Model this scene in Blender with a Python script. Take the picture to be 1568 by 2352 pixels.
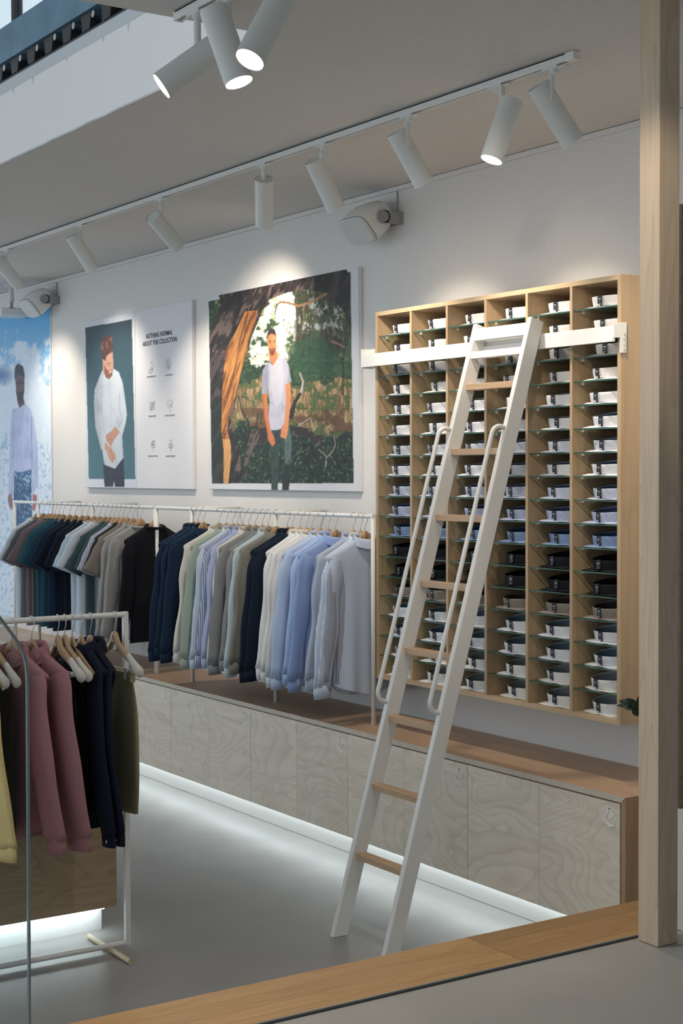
import bpy, bmesh, math, random
import numpy as np
from mathutils import Vector, Matrix

random.seed(7)
for o in list(bpy.data.objects): bpy.data.objects.remove(o)
SC = bpy.context.scene
COL = SC.collection

# ------------------------------------------------------------------ camera
# world: X runs along the shop wall, Y goes into it, Z up, lower shop floor at z = 0
FPX = 3499.2
EYE = np.array([0.0, 0.0, 2.15])
def cam_axes(yaw, pitch, roll):
    cy, sy, cp, sp = math.cos(yaw), math.sin(yaw), math.cos(pitch), math.sin(pitch)
    fw = np.array([-cy*cp, sy*cp, -sp]); r = np.array([sy, cy, 0.0]); dn = np.cross(fw, r)
    c, s = math.cos(roll), math.sin(roll)
    return c*r+s*dn, -s*r+c*dn, fw
AX = cam_axes(math.radians(33.3477), math.radians(1.5371), math.radians(0.1914))
MC = np.array(AX)
cam = bpy.data.cameras.new('camera'); camo = bpy.data.objects.new('camera', cam); COL.objects.link(camo)
cam.sensor_fit = 'VERTICAL'; cam.sensor_height = 36.0; cam.sensor_width = 24.0
cam.lens = FPX/2352*36.0; cam.clip_start = 0.05; cam.clip_end = 200
mw = Matrix.Identity(4)
for i in range(3):
    mw[i][0] = AX[0][i]; mw[i][1] = -AX[1][i]; mw[i][2] = -AX[2][i]; mw[i][3] = EYE[i]
camo.matrix_world = mw
SC.camera = camo

# ------------------------------------------------------------------ world, exposure
SC.view_settings.view_transform = 'Standard'; SC.view_settings.look = 'None'
SC.view_settings.gamma = 1.0; SC.view_settings.use_curve_mapping = False
SC.view_settings.exposure = 0.0
W = bpy.data.worlds.new('overcast_sky'); SC.world = W; W.use_nodes = True
bg = W.node_tree.nodes['Background']
bg.inputs[0].default_value = (0.80, 0.905, 1.0, 1.0); bg.inputs[1].default_value = 1.25
SPOT_W = 68.0          # watts of a lit track spot
LED_E = 15.0            # emission of the LED strips under the cabinets

# pixel -> world (pixels of the 1568 x 2352 photograph)
def ray(x, y): return MC.T @ np.array([(x-784)/FPX, (y-1176)/FPX, 1.0])
def onY(x, y, Y): d = ray(x, y); return EYE + d*(Y/d[1])
def onZ(x, y, z): d = ray(x, y); return EYE + d*((z-EYE[2])/d[2])
def onX(x, y, X): d = ray(x, y); return EYE + d*(X/d[0])
def depth(P): return float((MC @ (np.array(P)-EYE))[2])

# ------------------------------------------------------------------ materials
def lin(c):
    return tuple(((v/255)/12.92 if v/255 <= 0.04045 else ((v/255+0.055)/1.055)**2.4) for v in c)
MATS = {}
class NT:
    def __init__(s, name):
        s.m = bpy.data.materials.new(name); s.m.use_nodes = True; s.t = s.m.node_tree; s.n = s.t.nodes
        s.b = s.n['Principled BSDF']; s.out = s.n['Material Output']; MATS[name] = s.m
    def node(s, typ, **kw):
        n = s.n.new(typ)
        for k, v in kw.items():
            if k.startswith('i_'):
                n.inputs[k[2:].replace('_', ' ')].default_value = v
            else: setattr(n, k, v)
        return n
    def link(s, a, b): s.t.links.new(a, b)
    def coords(s, scale=(1,1,1), kind='Object', rnd=False, rot=(0,0,0)):
        tc = s.node('ShaderNodeTexCoord'); mp = s.node('ShaderNodeMapping')
        mp.inputs['Scale'].default_value = scale; mp.inputs['Rotation'].default_value = rot
        s.link(tc.outputs[kind], mp.inputs['Vector'])
        if rnd:
            oi = s.node('ShaderNodeObjectInfo'); mu = s.node('ShaderNodeMath', operation='MULTIPLY')
            mu.inputs[1].default_value = 37.0; s.link(oi.outputs['Random'], mu.inputs[0])
            cb = s.node('ShaderNodeCombineXYZ')
            for k in range(3): s.link(mu.outputs[0], cb.inputs[k])
            s.link(cb.outputs[0], mp.inputs['Location'])
        return mp.outputs[0]
    def ramp(s, fac, stops):
        r = s.node('ShaderNodeValToRGB'); e = r.color_ramp.elements
        while len(e) < len(stops): e.new(0.5)
        for k, (p, c) in enumerate(stops):
            e[k].position = p; e[k].color = (*c, 1) if len(c) == 3 else c
        s.link(fac, r.inputs[0]); return r.outputs[0]
    def bump(s, h, strength=0.2, dist=0.01):
        b = s.node('ShaderNodeBump'); b.inputs['Strength'].default_value = strength
        b.inputs['Distance'].default_value = dist; s.link(h, b.inputs['Height'])
        s.link(b.outputs[0], s.b.inputs['Normal'])

def plain(name, col, rough=0.5, metal=0.0, noise=0.0, nscale=40, bump=0.0):
    t = NT(name); t.b.inputs['Roughness'].default_value = rough; t.b.inputs['Metallic'].default_value = metal
    if noise or bump:
        n = t.node('ShaderNodeTexNoise'); n.inputs['Scale'].default_value = nscale; n.inputs['Detail'].default_value = 4
        t.link(t.coords(), n.inputs['Vector'])
        a = tuple(max(0, c*(1-noise)) for c in col); b = tuple(min(1, c*(1+noise)) for c in col)
        t.link(t.ramp(n.outputs[0], [(0.3, a), (0.7, b)]), t.b.inputs['Base Color'])
        if bump: t.bump(n.outputs[0], bump, 0.004)
    else: t.b.inputs['Base Color'].default_value = (*col, 1)
    return t.m

def veneer(name, light, dark, grain=(1.2, 1.2, 6.0), lines=9.0, strength=0.55, rough=0.45, rnd=True, vary=0.0):
    """rotary-cut veneer: contour lines of a stretched noise field plus fine fibre streaks"""
    t = NT(name); t.b.inputs['Roughness'].default_value = rough
    v = t.coords(grain, rnd=rnd)
    n = t.node('ShaderNodeTexNoise'); n.inputs['Scale'].default_value = 1.0; n.inputs['Detail'].default_value = 1.6
    n.inputs['Roughness'].default_value = 0.45; n.inputs['Distortion'].default_value = 0.5
    t.link(v, n.inputs['Vector'])
    mu = t.node('ShaderNodeMath', operation='MULTIPLY'); mu.inputs[1].default_value = lines; t.link(n.outputs[0], mu.inputs[0])
    fr = t.node('ShaderNodeMath', operation='FRACT'); t.link(mu.outputs[0], fr.inputs[0])
    c1 = tuple(l*(1-strength)+d*strength for l, d in zip(light, dark))
    mid = tuple(l*0.55+c*0.45 for l, c in zip(light, c1))
    cA = t.ramp(fr.outputs[0], [(0.0, light), (0.35, light), (0.78, mid), (0.95, c1), (1.0, light)])
    f2 = t.node('ShaderNodeTexNoise'); f2.inputs['Scale'].default_value = 1.0; f2.inputs['Detail'].default_value = 5
    v2 = t.coords(tuple(g*9 if g > 2 else g*2.2 for g in grain), rnd=rnd); t.link(v2, f2.inputs['Vector'])
    cB = t.ramp(f2.outputs[0], [(0.25, (0.80, 0.78, 0.75)), (0.75, (1, 1, 1))])
    mx = t.node('ShaderNodeMix', data_type='RGBA', blend_type='MULTIPLY'); mx.inputs[0].default_value = 0.75
    t.link(cA, mx.inputs[6]); t.link(cB, mx.inputs[7]); colr = mx.outputs[2]
    if vary:
        oi = t.node('ShaderNodeObjectInfo'); mr = t.node('ShaderNodeMapRange'); mr.inputs[3].default_value = 1-vary; mr.inputs[4].default_value = 1+vary*0.6
        t.link(oi.outputs['Random'], mr.inputs[0]); hs = t.node('ShaderNodeHueSaturation'); t.link(mr.outputs[0], hs.inputs['Value']); t.link(colr, hs.inputs['Color']); colr = hs.outputs[0]
    t.link(colr, t.b.inputs['Base Color'])
    t.bump(f2.outputs[0], 0.06, 0.002)
    return t.m

def fabric(name, col, rough=0.85, stripe=None, melange=0.0, sheen=0.0, axis=0, freq=300.0, duty=0.5):
    t = NT(name); t.b.inputs['Roughness'].default_value = rough
    t.b.inputs['Specular IOR Level'].default_value = 0.25
    n = t.node('ShaderNodeTexNoise'); n.inputs['Scale'].default_value = 260 if melange else 90
    n.inputs['Detail'].default_value = 3
    t.link(t.coords(), n.inputs['Vector'])
    k = melange if melange else 0.05
    cA = t.ramp(n.outputs[0], [(0.3, tuple(c*(1-k) for c in col)), (0.7, tuple(min(1, c*(1+k)) for c in col))])
    if stripe is not None:
        sp = t.node('ShaderNodeSeparateXYZ'); t.link(t.coords(), sp.inputs[0])
        mu = t.node('ShaderNodeMath', operation='MULTIPLY'); mu.inputs[1].default_value = freq; t.link(sp.outputs[axis], mu.inputs[0])
        fr = t.node('ShaderNodeMath', operation='FRACT'); t.link(mu.outputs[0], fr.inputs[0])
        gt = t.node('ShaderNodeMath', operation='GREATER_THAN'); gt.inputs[1].default_value = duty; t.link(fr.outputs[0], gt.inputs[0])
        mx = t.node('ShaderNodeMix', data_type='RGBA'); t.link(gt.outputs[0], mx.inputs[0])
        t.link(cA, mx.inputs[6]); mx.inputs[7].default_value = (*stripe, 1); cA = mx.outputs[2]
    t.link(cA, t.b.inputs['Base Color'])
    t.bump(n.outputs[0], 0.12, 0.002)
    return t.m

def emit(name, col, strength):
    t = NT(name); e = t.node('ShaderNodeEmission'); e.inputs[0].default_value = (*col, 1); e.inputs[1].default_value = strength
    t.link(e.outputs[0], t.out.inputs[0]); return t.m

def glass(name, tint, refl=0.03, rough=0.02):
    """thin clear sheet: tinted transmission with a fresnel sheen"""
    t = NT(name)
    tr = t.node('ShaderNodeBsdfTransparent'); tr.inputs[0].default_value = (*tint, 1)
    gl = t.node('ShaderNodeBsdfGlossy'); gl.inputs['Roughness'].default_value = rough
    lw = t.node('ShaderNodeLayerWeight'); lw.inputs[0].default_value = 0.5
    pw = t.node('ShaderNodeMath', operation='POWER'); pw.inputs[1].default_value = 4.0; t.link(lw.outputs['Facing'], pw.inputs[0])
    fr = t.node('ShaderNodeMath', operation='MULTIPLY_ADD'); fr.inputs[1].default_value = 0.9; fr.inputs[2].default_value = refl; t.link(pw.outputs[0], fr.inputs[0])
    mx = t.node('ShaderNodeMixShader'); t.link(fr.outputs[0], mx.inputs[0]); t.link(tr.outputs[0], mx.inputs[1]); t.link(gl.outputs[0], mx.inputs[2])
    t.link(mx.outputs[0], t.out.inputs[0]); return t.m

def printmat(name):
    t = NT(name); a = t.node('ShaderNodeAttribute'); a.attribute_name = 'print'
    t.link(a.outputs[0], t.b.inputs['Base Color']); t.b.inputs['Roughness'].default_value = 0.55
    return t.m

M_wall = plain('wall_paint', (0.74, 0.73, 0.71), 0.85, noise=0.02, nscale=60, bump=0.04)
M_ceil = plain('ceiling_paint', (0.66, 0.645, 0.62), 0.9, noise=0.02, nscale=25, bump=0.03)
M_trim = plain('trim_paint', (0.72, 0.72, 0.70), 0.5, noise=0.01)
def floor_mat(name, col, rough):
    t = NT(name)
    n = t.node('ShaderNodeTexNoise'); n.inputs['Scale'].default_value = 2.2; n.inputs['Detail'].default_value = 5
    t.link(t.coords(), n.inputs['Vector'])
    t.link(t.ramp(n.outputs[0], [(0.3, tuple(c*0.93 for c in col)), (0.7, tuple(c*1.06 for c in col))]), t.b.inputs['Base Color'])
    n2 = t.node('ShaderNodeTexNoise'); n2.inputs['Scale'].default_value = 5; n2.inputs['Detail'].default_value = 3; t.link(t.coords(), n2.inputs['Vector'])
    mr = t.node('ShaderNodeMapRange'); mr.inputs[3].default_value = rough-0.06; mr.inputs[4].default_value = rough+0.08
    t.link(n2.outputs[0], mr.inputs[0]); t.link(mr.outputs[0], t.b.inputs['Roughness'])
    t.b.inputs['Specular IOR Level'].default_value = 0.4
    return t.m
M_floor = floor_mat('poured_floor', (0.285, 0.28, 0.268), 0.36)
M_floor2 = floor_mat('raised_floor', (0.40, 0.395, 0.375), 0.5)
M_white = plain('white_powder_coat', (0.78, 0.78, 0.76), 0.42, noise=0.015, nscale=300, bump=0.02)
M_lamp = plain('lamp_white', (0.70, 0.72, 0.70), 0.5, noise=0.01, nscale=200)
M_grey = plain('grey_plastic', (0.33, 0.34, 0.35), 0.5)
M_grille = plain('speaker_grille', (0.62, 0.63, 0.62), 0.6, noise=0.06, nscale=900, bump=0.1)
M_black = plain('black_steel', (0.012, 0.013, 0.015), 0.45)
M_steel = plain('blue_painted_steel', (0.10, 0.20, 0.28), 0.5, noise=0.15, nscale=6)
M_metal = plain('brushed_steel', (0.62, 0.62, 0.6), 0.3, 1.0)
M_birch = veneer('birch_veneer', (0.80, 0.725, 0.605), (0.50, 0.415, 0.305), (1.5, 1.5, 2.6), 20.0, 0.36, vary=0.05)
M_ply = veneer('plywood_panel', (0.40, 0.29, 0.19), (0.22, 0.15, 0.09), (3, 1.6, 6), 9, 0.45)
M_top = veneer('beech_top', (0.56, 0.375, 0.24), (0.40, 0.25, 0.15), (1.2, 9, 6), 6, 0.25, 0.4)
M_shelf = veneer('maple_shelf_shaded', (0.52, 0.375, 0.23), (0.38, 0.26, 0.15), (4, 4, 0.9), 6, 0.30)  # same maple as the flat boards, darkened to carry the cubbies' inner shade
M_post = veneer('ash_post', (0.66, 0.53, 0.39), (0.45, 0.33, 0.22), (7.5, 7.5, 0.9), 10, 0.40)
M_oak = veneer('ledge_wood', (0.55, 0.335, 0.15), (0.40, 0.21, 0.075), (6, 0.8, 6), 9, 0.45, 0.35, vary=0.26)
M_rung = veneer('rung_beech', (0.62, 0.42, 0.26), (0.45, 0.28, 0.16), (1.0, 9, 9), 5, 0.35)
M_hang = veneer('hanger_wood', (0.52, 0.33, 0.17), (0.38, 0.22, 0.10), (3, 9, 9), 5, 0.3, vary=0.12)
M_hangb = veneer('blond_hanger_wood', (0.50, 0.33, 0.19), (0.36, 0.22, 0.12), (3, 9, 9), 5, 0.3)
M_dowel = veneer('dowel_beech', (0.62, 0.52, 0.34), (0.5, 0.38, 0.22), (1, 8, 8), 5, 0.25)
M_tip = fabric('flocked_tip', (0.62, 0.585, 0.53))
M_wire = plain('hook_wire', (0.62, 0.62, 0.60), 0.35, 0.6)
M_led = emit('led_diffuser', (0.80, 0.95, 1.0), LED_E)
M_lens = emit('lamp_lens', (1.0, 0.95, 0.86), 9.0)
M_off = plain('lamp_inside', (0.25, 0.25, 0.25), 0.4)
M_gshelf = glass('shelf_glass', (0.80, 0.88, 0.85))
M_gedge = plain('glass_edge_green', (0.03, 0.10, 0.075), 0.15)
M_gpane = glass('balustrade_glass', (0.86, 0.91, 0.91))
M_gpedge = plain('balustrade_edge', (0.24, 0.29, 0.30), 0.2)
M_gwin = glass('window_glass', (0.93, 0.97, 0.98))
M_rubber = plain('slot_rubber', (0.05, 0.055, 0.055), 0.5)
M_tagb = plain('tag_black', (0.008, 0.010, 0.016), 0.5)
M_tagw = plain('tag_print', (0.55, 0.57, 0.58), 0.6)
M_board = plain('board_white', (0.74, 0.74, 0.77), 0.6)
M_ink = plain('ink_navy', (0.018, 0.028, 0.04), 0.6)
M_print = printmat('photo_print')
M_leaf = plain('plant_leaf', (0.010, 0.028, 0.010), 0.3, noise=0.3, nscale=20)
M_pot = plain('plant_pot', (0.5, 0.48, 0.45), 0.6)
M_ink2 = plain('engraved_brown', (0.12, 0.07, 0.04), 0.7)
M_button = plain('shirt_button', (0.75, 0.75, 0.74), 0.3)

# ------------------------------------------------------------------ mesh helpers
class MB:
    def __init__(s): s.v = []; s.f = []
    def add(s, v, f):
        n = len(s.v); s.v += [tuple(map(float, p)) for p in v]; s.f += [tuple(i+n for i in q) for q in f]; return s
    def box(s, x0, x1, y0, y1, z0, z1):
        if x0 > x1: x0, x1 = x1, x0
        if y0 > y1: y0, y1 = y1, y0
        if z0 > z1: z0, z1 = z1, z0
        v = [(x0,y0,z0),(x1,y0,z0),(x1,y1,z0),(x0,y1,z0),(x0,y0,z1),(x1,y0,z1),(x1,y1,z1),(x0,y1,z1)]
        return s.add(v, [(0,3,2,1),(4,5,6,7),(0,1,5,4),(1,2,6,5),(2,3,7,6),(3,0,4,7)])
    def prism(s, pts, a, b):
        """pts: list of 3-D points of a planar polygon; a, b: offsets (vectors) for the two faces"""
        n = len(pts); A = [np.array(p)+np.array(a) for p in pts]; B = [np.array(p)+np.array(b) for p in pts]
        f = [tuple(range(n-1, -1, -1)), tuple(range(n, 2*n))]+[(i, (i+1) % n, n+(i+1) % n, n+i) for i in range(n)]
        return s.add(A+B, f)
    def tube(s, path, r, seg=10, cap=True, sy=1.0, uref=None):
        P = [np.array(p, float) for p in path]; n = len(P)
        rr = r if hasattr(r, '__len__') else [r]*n
        T = []
        for i in range(n):
            a = P[max(i-1, 0)]; b = P[min(i+1, n-1)]; t = b-a; T.append(t/np.linalg.norm(t))
        up = np.array([0, 0, 1.0]) if abs(T[0][2]) < 0.9 else np.array([1.0, 0, 0])
        u = np.cross(up, T[0]) if uref is None else np.array(uref, float)-T[0]*(np.array(uref, float) @ T[0]); u /= np.linalg.norm(u)
        vs = []
        for i in range(n):
            u = u - T[i]*(u@T[i]); u /= np.linalg.norm(u); w = np.cross(T[i], u)
            for k in range(seg):
                a = 2*math.pi*k/seg; vs.append(P[i]+rr[i]*(math.cos(a)*u+math.sin(a)*sy*w))
        f = [(i*seg+k, i*seg+(k+1) % seg, (i+1)*seg+(k+1) % seg, (i+1)*seg+k) for i in range(n-1) for k in range(seg)]
        if cap: f += [tuple(range(seg-1, -1, -1)), tuple(range((n-1)*seg, n*seg))]
        return s.add(vs, f)
    def strip(s, path, w, z=0.0, plane='xz', y=0.0):
        """flat stroke of width w along 2-D points, lying in the xz plane at depth y"""
        P = [np.array(p, float) for p in path]; n = len(P); L = []; R_ = []
        for i in range(n):
            a = P[max(i-1, 0)]; b = P[min(i+1, n-1)]; t = b-a; t /= max(np.linalg.norm(t), 1e-9); nn = np.array([-t[1], t[0]])
            L.append(P[i]+nn*w/2); R_.append(P[i]-nn*w/2)
        vs = [(p[0], y, p[1]) for p in L]+[(p[0], y, p[1]) for p in R_]
        return s.add(vs, [(i, n+i, n+i+1, i+1) for i in range(n-1)])
    def mesh(s, name, smooth=False, origin=None):
        me = bpy.data.meshes.new(name)
        v = s.v if origin is None else [(p[0]-origin[0], p[1]-origin[1], p[2]-origin[2]) for p in s.v]
        me.from_pydata(v, [], s.f); me.validate(); me.update()
        if smooth: me.polygons.foreach_set('use_smooth', [len(q.vertices) <= 5 for q in me.polygons])
        return me

ORI = {}
def tag(o, label=None, cat=None, group=None, kind=None):
    for k, v in (('label', label), ('category', cat), ('group', group), ('kind', kind)):
        if v: o[k] = v
    return o
def thing(name, label, cat, loc=(0, 0, 0), group=None, kind=None):
    o = bpy.data.objects.new(name, None); COL.objects.link(o); o.empty_display_size = 0.05
    o.location = loc; ORI[o.name] = tuple(loc); return tag(o, label, cat, group, kind)
def part(name, mb, mat, parent=None, smooth=False, bevel=0.0, label=None, local=False):
    org = None if (parent is None or local) else ORI.get(parent.name, (0, 0, 0))
    me = mb.mesh(name, smooth, org) if isinstance(mb, MB) else mb
    if mat: me.materials.append(mat)
    o = bpy.data.objects.new(name, me); COL.objects.link(o)
    if parent is not None: o.parent = parent; ORI[o.name] = ORI.get(parent.name, (0, 0, 0))
    if bevel:
        b = o.modifiers.new('bevel', 'BEVEL'); b.width = bevel; b.segments = 2; b.limit_method = 'ANGLE'; b.angle_limit = 0.7
    if smooth == 'auto': pass
    if label: o['label'] = label
    return o
def autosmooth(o, ang=0.7):
    me = o.data; me.polygons.foreach_set('use_smooth', [True]*len(me.polygons))
    bm = bmesh.new(); bm.from_mesh(me); bm.edges.ensure_lookup_table()
    for e in bm.edges:
        if len(e.link_faces) == 2 and e.calc_face_angle(0) > ang: e.smooth = False
    bm.to_mesh(me); bm.free(); return o
def struct(name, mb, mat, parent=None, bevel=0.0, label=None, smooth=False):
    o = part(name, mb, mat, parent, smooth, bevel)
    if parent is None: o['kind'] = 'structure'; o['label'] = label or name.replace('_', ' '); 
    return o
def copy_tree(o, parent=None):
    c = o.copy(); COL.objects.link(c); c.parent = parent
    for ch in list(o.children): copy_tree(ch, c)
    return c
def set_mat(o, mat):
    o.material_slots[0].link = 'OBJECT'; o.material_slots[0].material = mat
def rbox(mb, x0, x1, y0, y1, z0, z1): return mb.box(x0, x1, y0, y1, z0, z1)

# ------------------------------------------------------------------ dimensions
YW = 5.09; ZC = 3.777; ZU = 0.50
YS = 4.74; SX0, SX1, SZ0, SZ1 = -6.862, -4.955, 1.015, 3.015     # cubby shelf
YF = 4.563; ZT = 0.752; ZB = 0.157; CX1 = -4.738; PAN = 0.528     # counter
YV = 2.955; XV = -4.926                                           # ceiling void
XS0, XS1 = -4.215, -3.900                                         # ledge

# ------------------------------------------------------------------ structure
struct('floor', MB().box(-17, XS0+0.02, -3.5, YW+0.1, -0.1, 0), M_floor, label='grey poured shop floor on the lower level')
struct('floor_raised', MB().box(XS1+0.012, 4.0, -3.5, YW+0.1, -0.1, ZU-0.002), M_floor2, label='pale grey raised floor in the foreground')
struct('wall_back', MB().box(-17, 4.0, YW, YW+0.12, -0.1, 5.0), M_wall, label='off-white painted wall behind the counter')
struct('wall_right', MB().box(4.0, 4.12, -3.5, YW, -0.1, 5.0), M_wall, label='side wall of the shop to the right')
struct('wall_front', MB().box(-17, 4.0, -3.62, -3.5, -0.1, 0.55).box(-17, 4.0, -3.62, -3.5, 3.6, 3.9).box(-17, -15.5, -3.62, -3.5, 0.55, 3.6).box(3.0, 4.0, -3.62, -3.5, 0.55, 3.6).box(-9.6, -9.3, -3.62, -3.5, 0.55, 3.6).box(-3.4, -3.1, -3.62, -3.5, 0.55, 3.6), M_wall, label='unseen shop wall behind the viewer with openings sized for fill light')  # unseen wall; its openings are sized to let in more fill light
struct('ceiling', MB().box(-17, 4.0, YV, YW, ZC, ZC+0.03).box(XV, 4.0, -3.5, YV, ZC, ZC+0.03), M_ceil, label='white ceiling with a rectangular opening')
struct('ceiling_upper', MB().box(-17, XV+0.3, -3.5, YV+0.12, 5.95, 6.05), M_ceil, label='unseen ceiling slab added above the opening to cut sky light')  # unseen slab added to cut the sky light falling through the opening
struct('wall_void', MB().box(-17, XV+0.25, YV-0.003, YV+0.10, ZC+0.0005, 4.195), M_wall, label='white upstand around the ceiling opening')
struct('trim_1', MB().box(-17, 4.0, YW-0.022, YW, ZC-0.028, ZC-0.002), M_trim, bevel=0.004, label='white cornice strip between wall and ceiling')
# smear of filler along the opening's lower edge
struct('trim_2', MB().box(-17, XV, YV-0.005, YV-0.0032, ZC-0.003, ZC+0.006), plain('filler', (0.5, 0.5, 0.49), 0.8, noise=0.2, nscale=9), label='rough filler line along the opening edge')
pb = MB().box(-12, XV+0.1, YV-0.0042, YV-0.0032, 4.135, 4.195)
for k in range(14):
    xx = -10.2+k*0.37+0.06*math.sin(k*2.1); pb.prism([(xx-0.012, YV-0.0042, 4.135), (xx+0.012, YV-0.0042, 4.135), (xx+0.002, YV-0.0042, 4.118-0.01*(k % 3)), (xx-0.002, YV-0.0042, 4.118-0.01*(k % 3))], (0, 0, 0), (0, 0.001, 0))
struct('trim_4', pb, plain('grey_band_paint', (0.50, 0.53, 0.55), 0.8), label='greyer paint band with drips along the top of the upstand')
# steel beam above the opening, with hanger brackets and bolts
beam = thing('steel_beam', 'dark blue steel beam with black brackets above the ceiling opening', 'beam', (-8.0, YV+0.02, 4.195))
part('lower_flange', MB().box(-17, -5.2, YV-0.005, YV+0.12, 4.195, 4.205), M_black, beam)
part('web', MB().box(-17, -5.2, YV+0.06, YV+0.075, 4.205, 4.31), M_steel, beam)
part('beam_face', MB().box(-17, -5.2, YV-0.012, YV+0.12, 4.295, 4.475), M_steel, beam)
bxs = [onY(x, y, YV)[0] for x, y in ((14,157),(52,135),(90,111),(131,87),(175,63),(219,37))]
stp = (bxs[-1]-bxs[0])/5
for k in range(-6, 7):
    x = bxs[0]+k*stp
    b = part('bracket', MB().prism([(x+0.05, YV+0.01, 4.295), (x+0.17, YV+0.01, 4.295), (x+0.15, YV+0.01, 4.215), (x+0.07, YV+0.01, 4.215)], (0, -0.008, 0), (0, 0.05, 0)), M_black, beam, bevel=0.004)
    part('bolt', MB().tube([(x+0.205, YV+0.060, 4.268), (x+0.205, YV-0.004, 4.268)], 0.017, 12), M_metal, beam)
# upper window band
for k, (x0, x1) in enumerate(((-9.9, -8.75), (-8.70, -7.665), (-7.63, -7.15), (-7.125, -5.3))):
    w = struct('window_%d' % (k+1), MB().box(x0, x1, YV+0.05, YV+0.056, 4.50, 5.9), M_gwin, label='bright upper window pane above the steel beam')
    struct('window_frame', MB().box(x0-0.025, x0, YV+0.03, YV+0.08, 4.475, 5.95).box(x1, x1+0.01, YV+0.03, YV+0.08, 4.475, 5.95).box(x0, x1, YV+0.03, YV+0.08, 4.475, 4.50), M_black, w)

# timber ledge at the edge of the raised floor
led = thing('floor_ledge', 'honey-coloured timber ledge edging the raised floor', 'ledge', ((XS0+XS1)/2, 2.5, 0), kind='structure')
del led['category']
yj = 0.5*(onZ(1065.5, 2154, ZU)[1]+onZ(1200, 2207, ZU)[1])
lam = [XS0, XS0+0.095, XS0+0.19, XS0+0.262, XS1]
for (y0, y1) in ((-3.4, yj-0.0015), (yj+0.0015, YW-0.01)):
    for k in range(4):
        part('plank', MB().box(lam[k], lam[k+1], y0, y1, ZU-0.045, ZU+0.004-(0.0004*k)), M_oak, led)
part('riser', MB().box(XS0+0.02, XS1+0.01, -3.4, YW-0.01, 0, ZU-0.045), M_wall, led)
slot = struct('trim_3', MB().box(XS1, XS1+0.006, -3.4, 3.86, ZU-0.02, ZU+0.006), M_gpedge, label='thin glazing channel along the timber ledge')
struct('slot_seal', MB().box(XS1+0.006, XS1+0.012, -3.4, 3.86, ZU-0.02, ZU+0.003), M_rubber, slot)

# timber post
pA = onZ(1466.7, 2158.9, ZU); pB = onZ(1510.3, 2175.4, ZU); pw = pB[0]-pA[0]
post = tag(part('timber_post', MB().box(pB[0]-pw, pB[0], pB[1], pB[1]+pw, ZU, ZC), M_post, None, bevel=0.0015), 'pale square timber post standing on the raised floor', 'post')

# clad partition right of the post
PX_ = -3.83
part_ = thing('partition', 'partition with a wooden upper panel and white base behind the post', 'partition', (PX_, 4.5, ZU))
zt, zb = onX(1555.6, 469, PX_)[2], onX(1553, 1857, PX_)[2]
part('core', MB().box(PX_-0.09, PX_-0.012, 3.99, YW-0.002, ZU, zt-0.01), M_wall, part_)
part('wood_panel', MB().box(PX_-0.012, PX_+0.012, 3.94, YW-0.002, zb, zt), M_ply, part_)
part('kick_board', MB().box(PX_-0.012, PX_-0.002, 3.985, YW-0.002, ZU+0.03, zb), plain('cool_white', (0.62, 0.66, 0.7), 0.5), part_)
part('skirting', MB().box(PX_-0.012, PX_+0.004, 3.98, YW-0.002, ZU, ZU+0.03), M_trim, part_)

# glass balustrade standing in the channel
gl = thing('glass_balustrade', 'clear glass balustrade pane with a sloping rounded corner', 'balustrade', (XS1+0.003, 0.8, ZU))
ye = onX(60, 1700, XS1)[1]
pr = [onX(x, y, XS1) for x, y in ((62, 1575), (61, 1545), (58.5, 1520), (52, 1497), (40, 1476), (25, 1454), (0, 1421), (-60, 1340))]
poly = [(XS1+0.003, -1.2, ZU+0.004), (XS1+0.003, ye, ZU+0.004)]+[(XS1+0.003, p[1], p[2]) for p in pr]+[(XS1+0.003, 0.8, pr[-1][2]+0.9), (XS1+0.003, -1.2, pr[-1][2]+0.9)]
part('pane', MB().add(poly, [tuple(range(len(poly)))]), M_gpane, gl)
edge = MB()
pe = poly[1:-2]
for a, b in zip(pe[:-1], pe[1:]):
    a = np.array(a); b = np.array(b); t = (b-a)/np.linalg.norm(b-a); n = np.array([0, -t[2], t[1]])*0.0035
    v = [a-n+[-.005,0,0], a+n+[-.005,0,0], a+n+[.005,0,0], a-n+[.005,0,0]]
    v += [p+(b-a) for p in v]
    edge.add(v, [(0,1,2,3),(7,6,5,4),(0,4,5,1),(1,5,6,2),(2,6,7,3),(3,7,4,0)])
part('polished_edge', edge, M_gpedge, gl)

# ------------------------------------------------------------------ counter with cabinets
NP = 16; CX0 = CX1-NP*PAN-0.03
ct = thing('counter_top', 'long beech counter top with a mitred end panel running along the wall', 'counter top', ((CX0+CX1)/2, (YF+YW)/2, ZT-0.026))
part('top_board', MB().prism([(CX0, YF, ZT), (CX1, YF, ZT), (CX1-0.026, YF, ZT-0.026), (CX0, YF, ZT-0.026)], (0, 0, 0), (0, YW-0.001-YF, 0)), M_top, ct)
M_edge = veneer('birch_edge', (0.62, 0.56, 0.47), (0.42, 0.36, 0.28), (40, 40, 1), 5, 0.25)
part('front_edging', MB().prism([(CX0, YF-0.0015, ZT), (CX1, YF-0.0015, ZT), (CX1-0.026, YF-0.0015, ZT-0.026), (CX0, YF-0.0015, ZT-0.026)], (0, 0, 0), (0, 0.0014, 0)), M_edge, ct)
part('end_panel', MB().prism([(CX1, YF, ZT-0.0005), (CX1, YF, ZB), (CX1-0.026, YF, ZB), (CX1-0.026, YF, ZT-0.0265)], (0, 0, 0), (0, YW-0.001-YF, 0)), veneer('beech_end', (0.40, 0.26, 0.15), (0.28, 0.17, 0.09), (6, 6, 1), 6, 0.3), ct)

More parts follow.
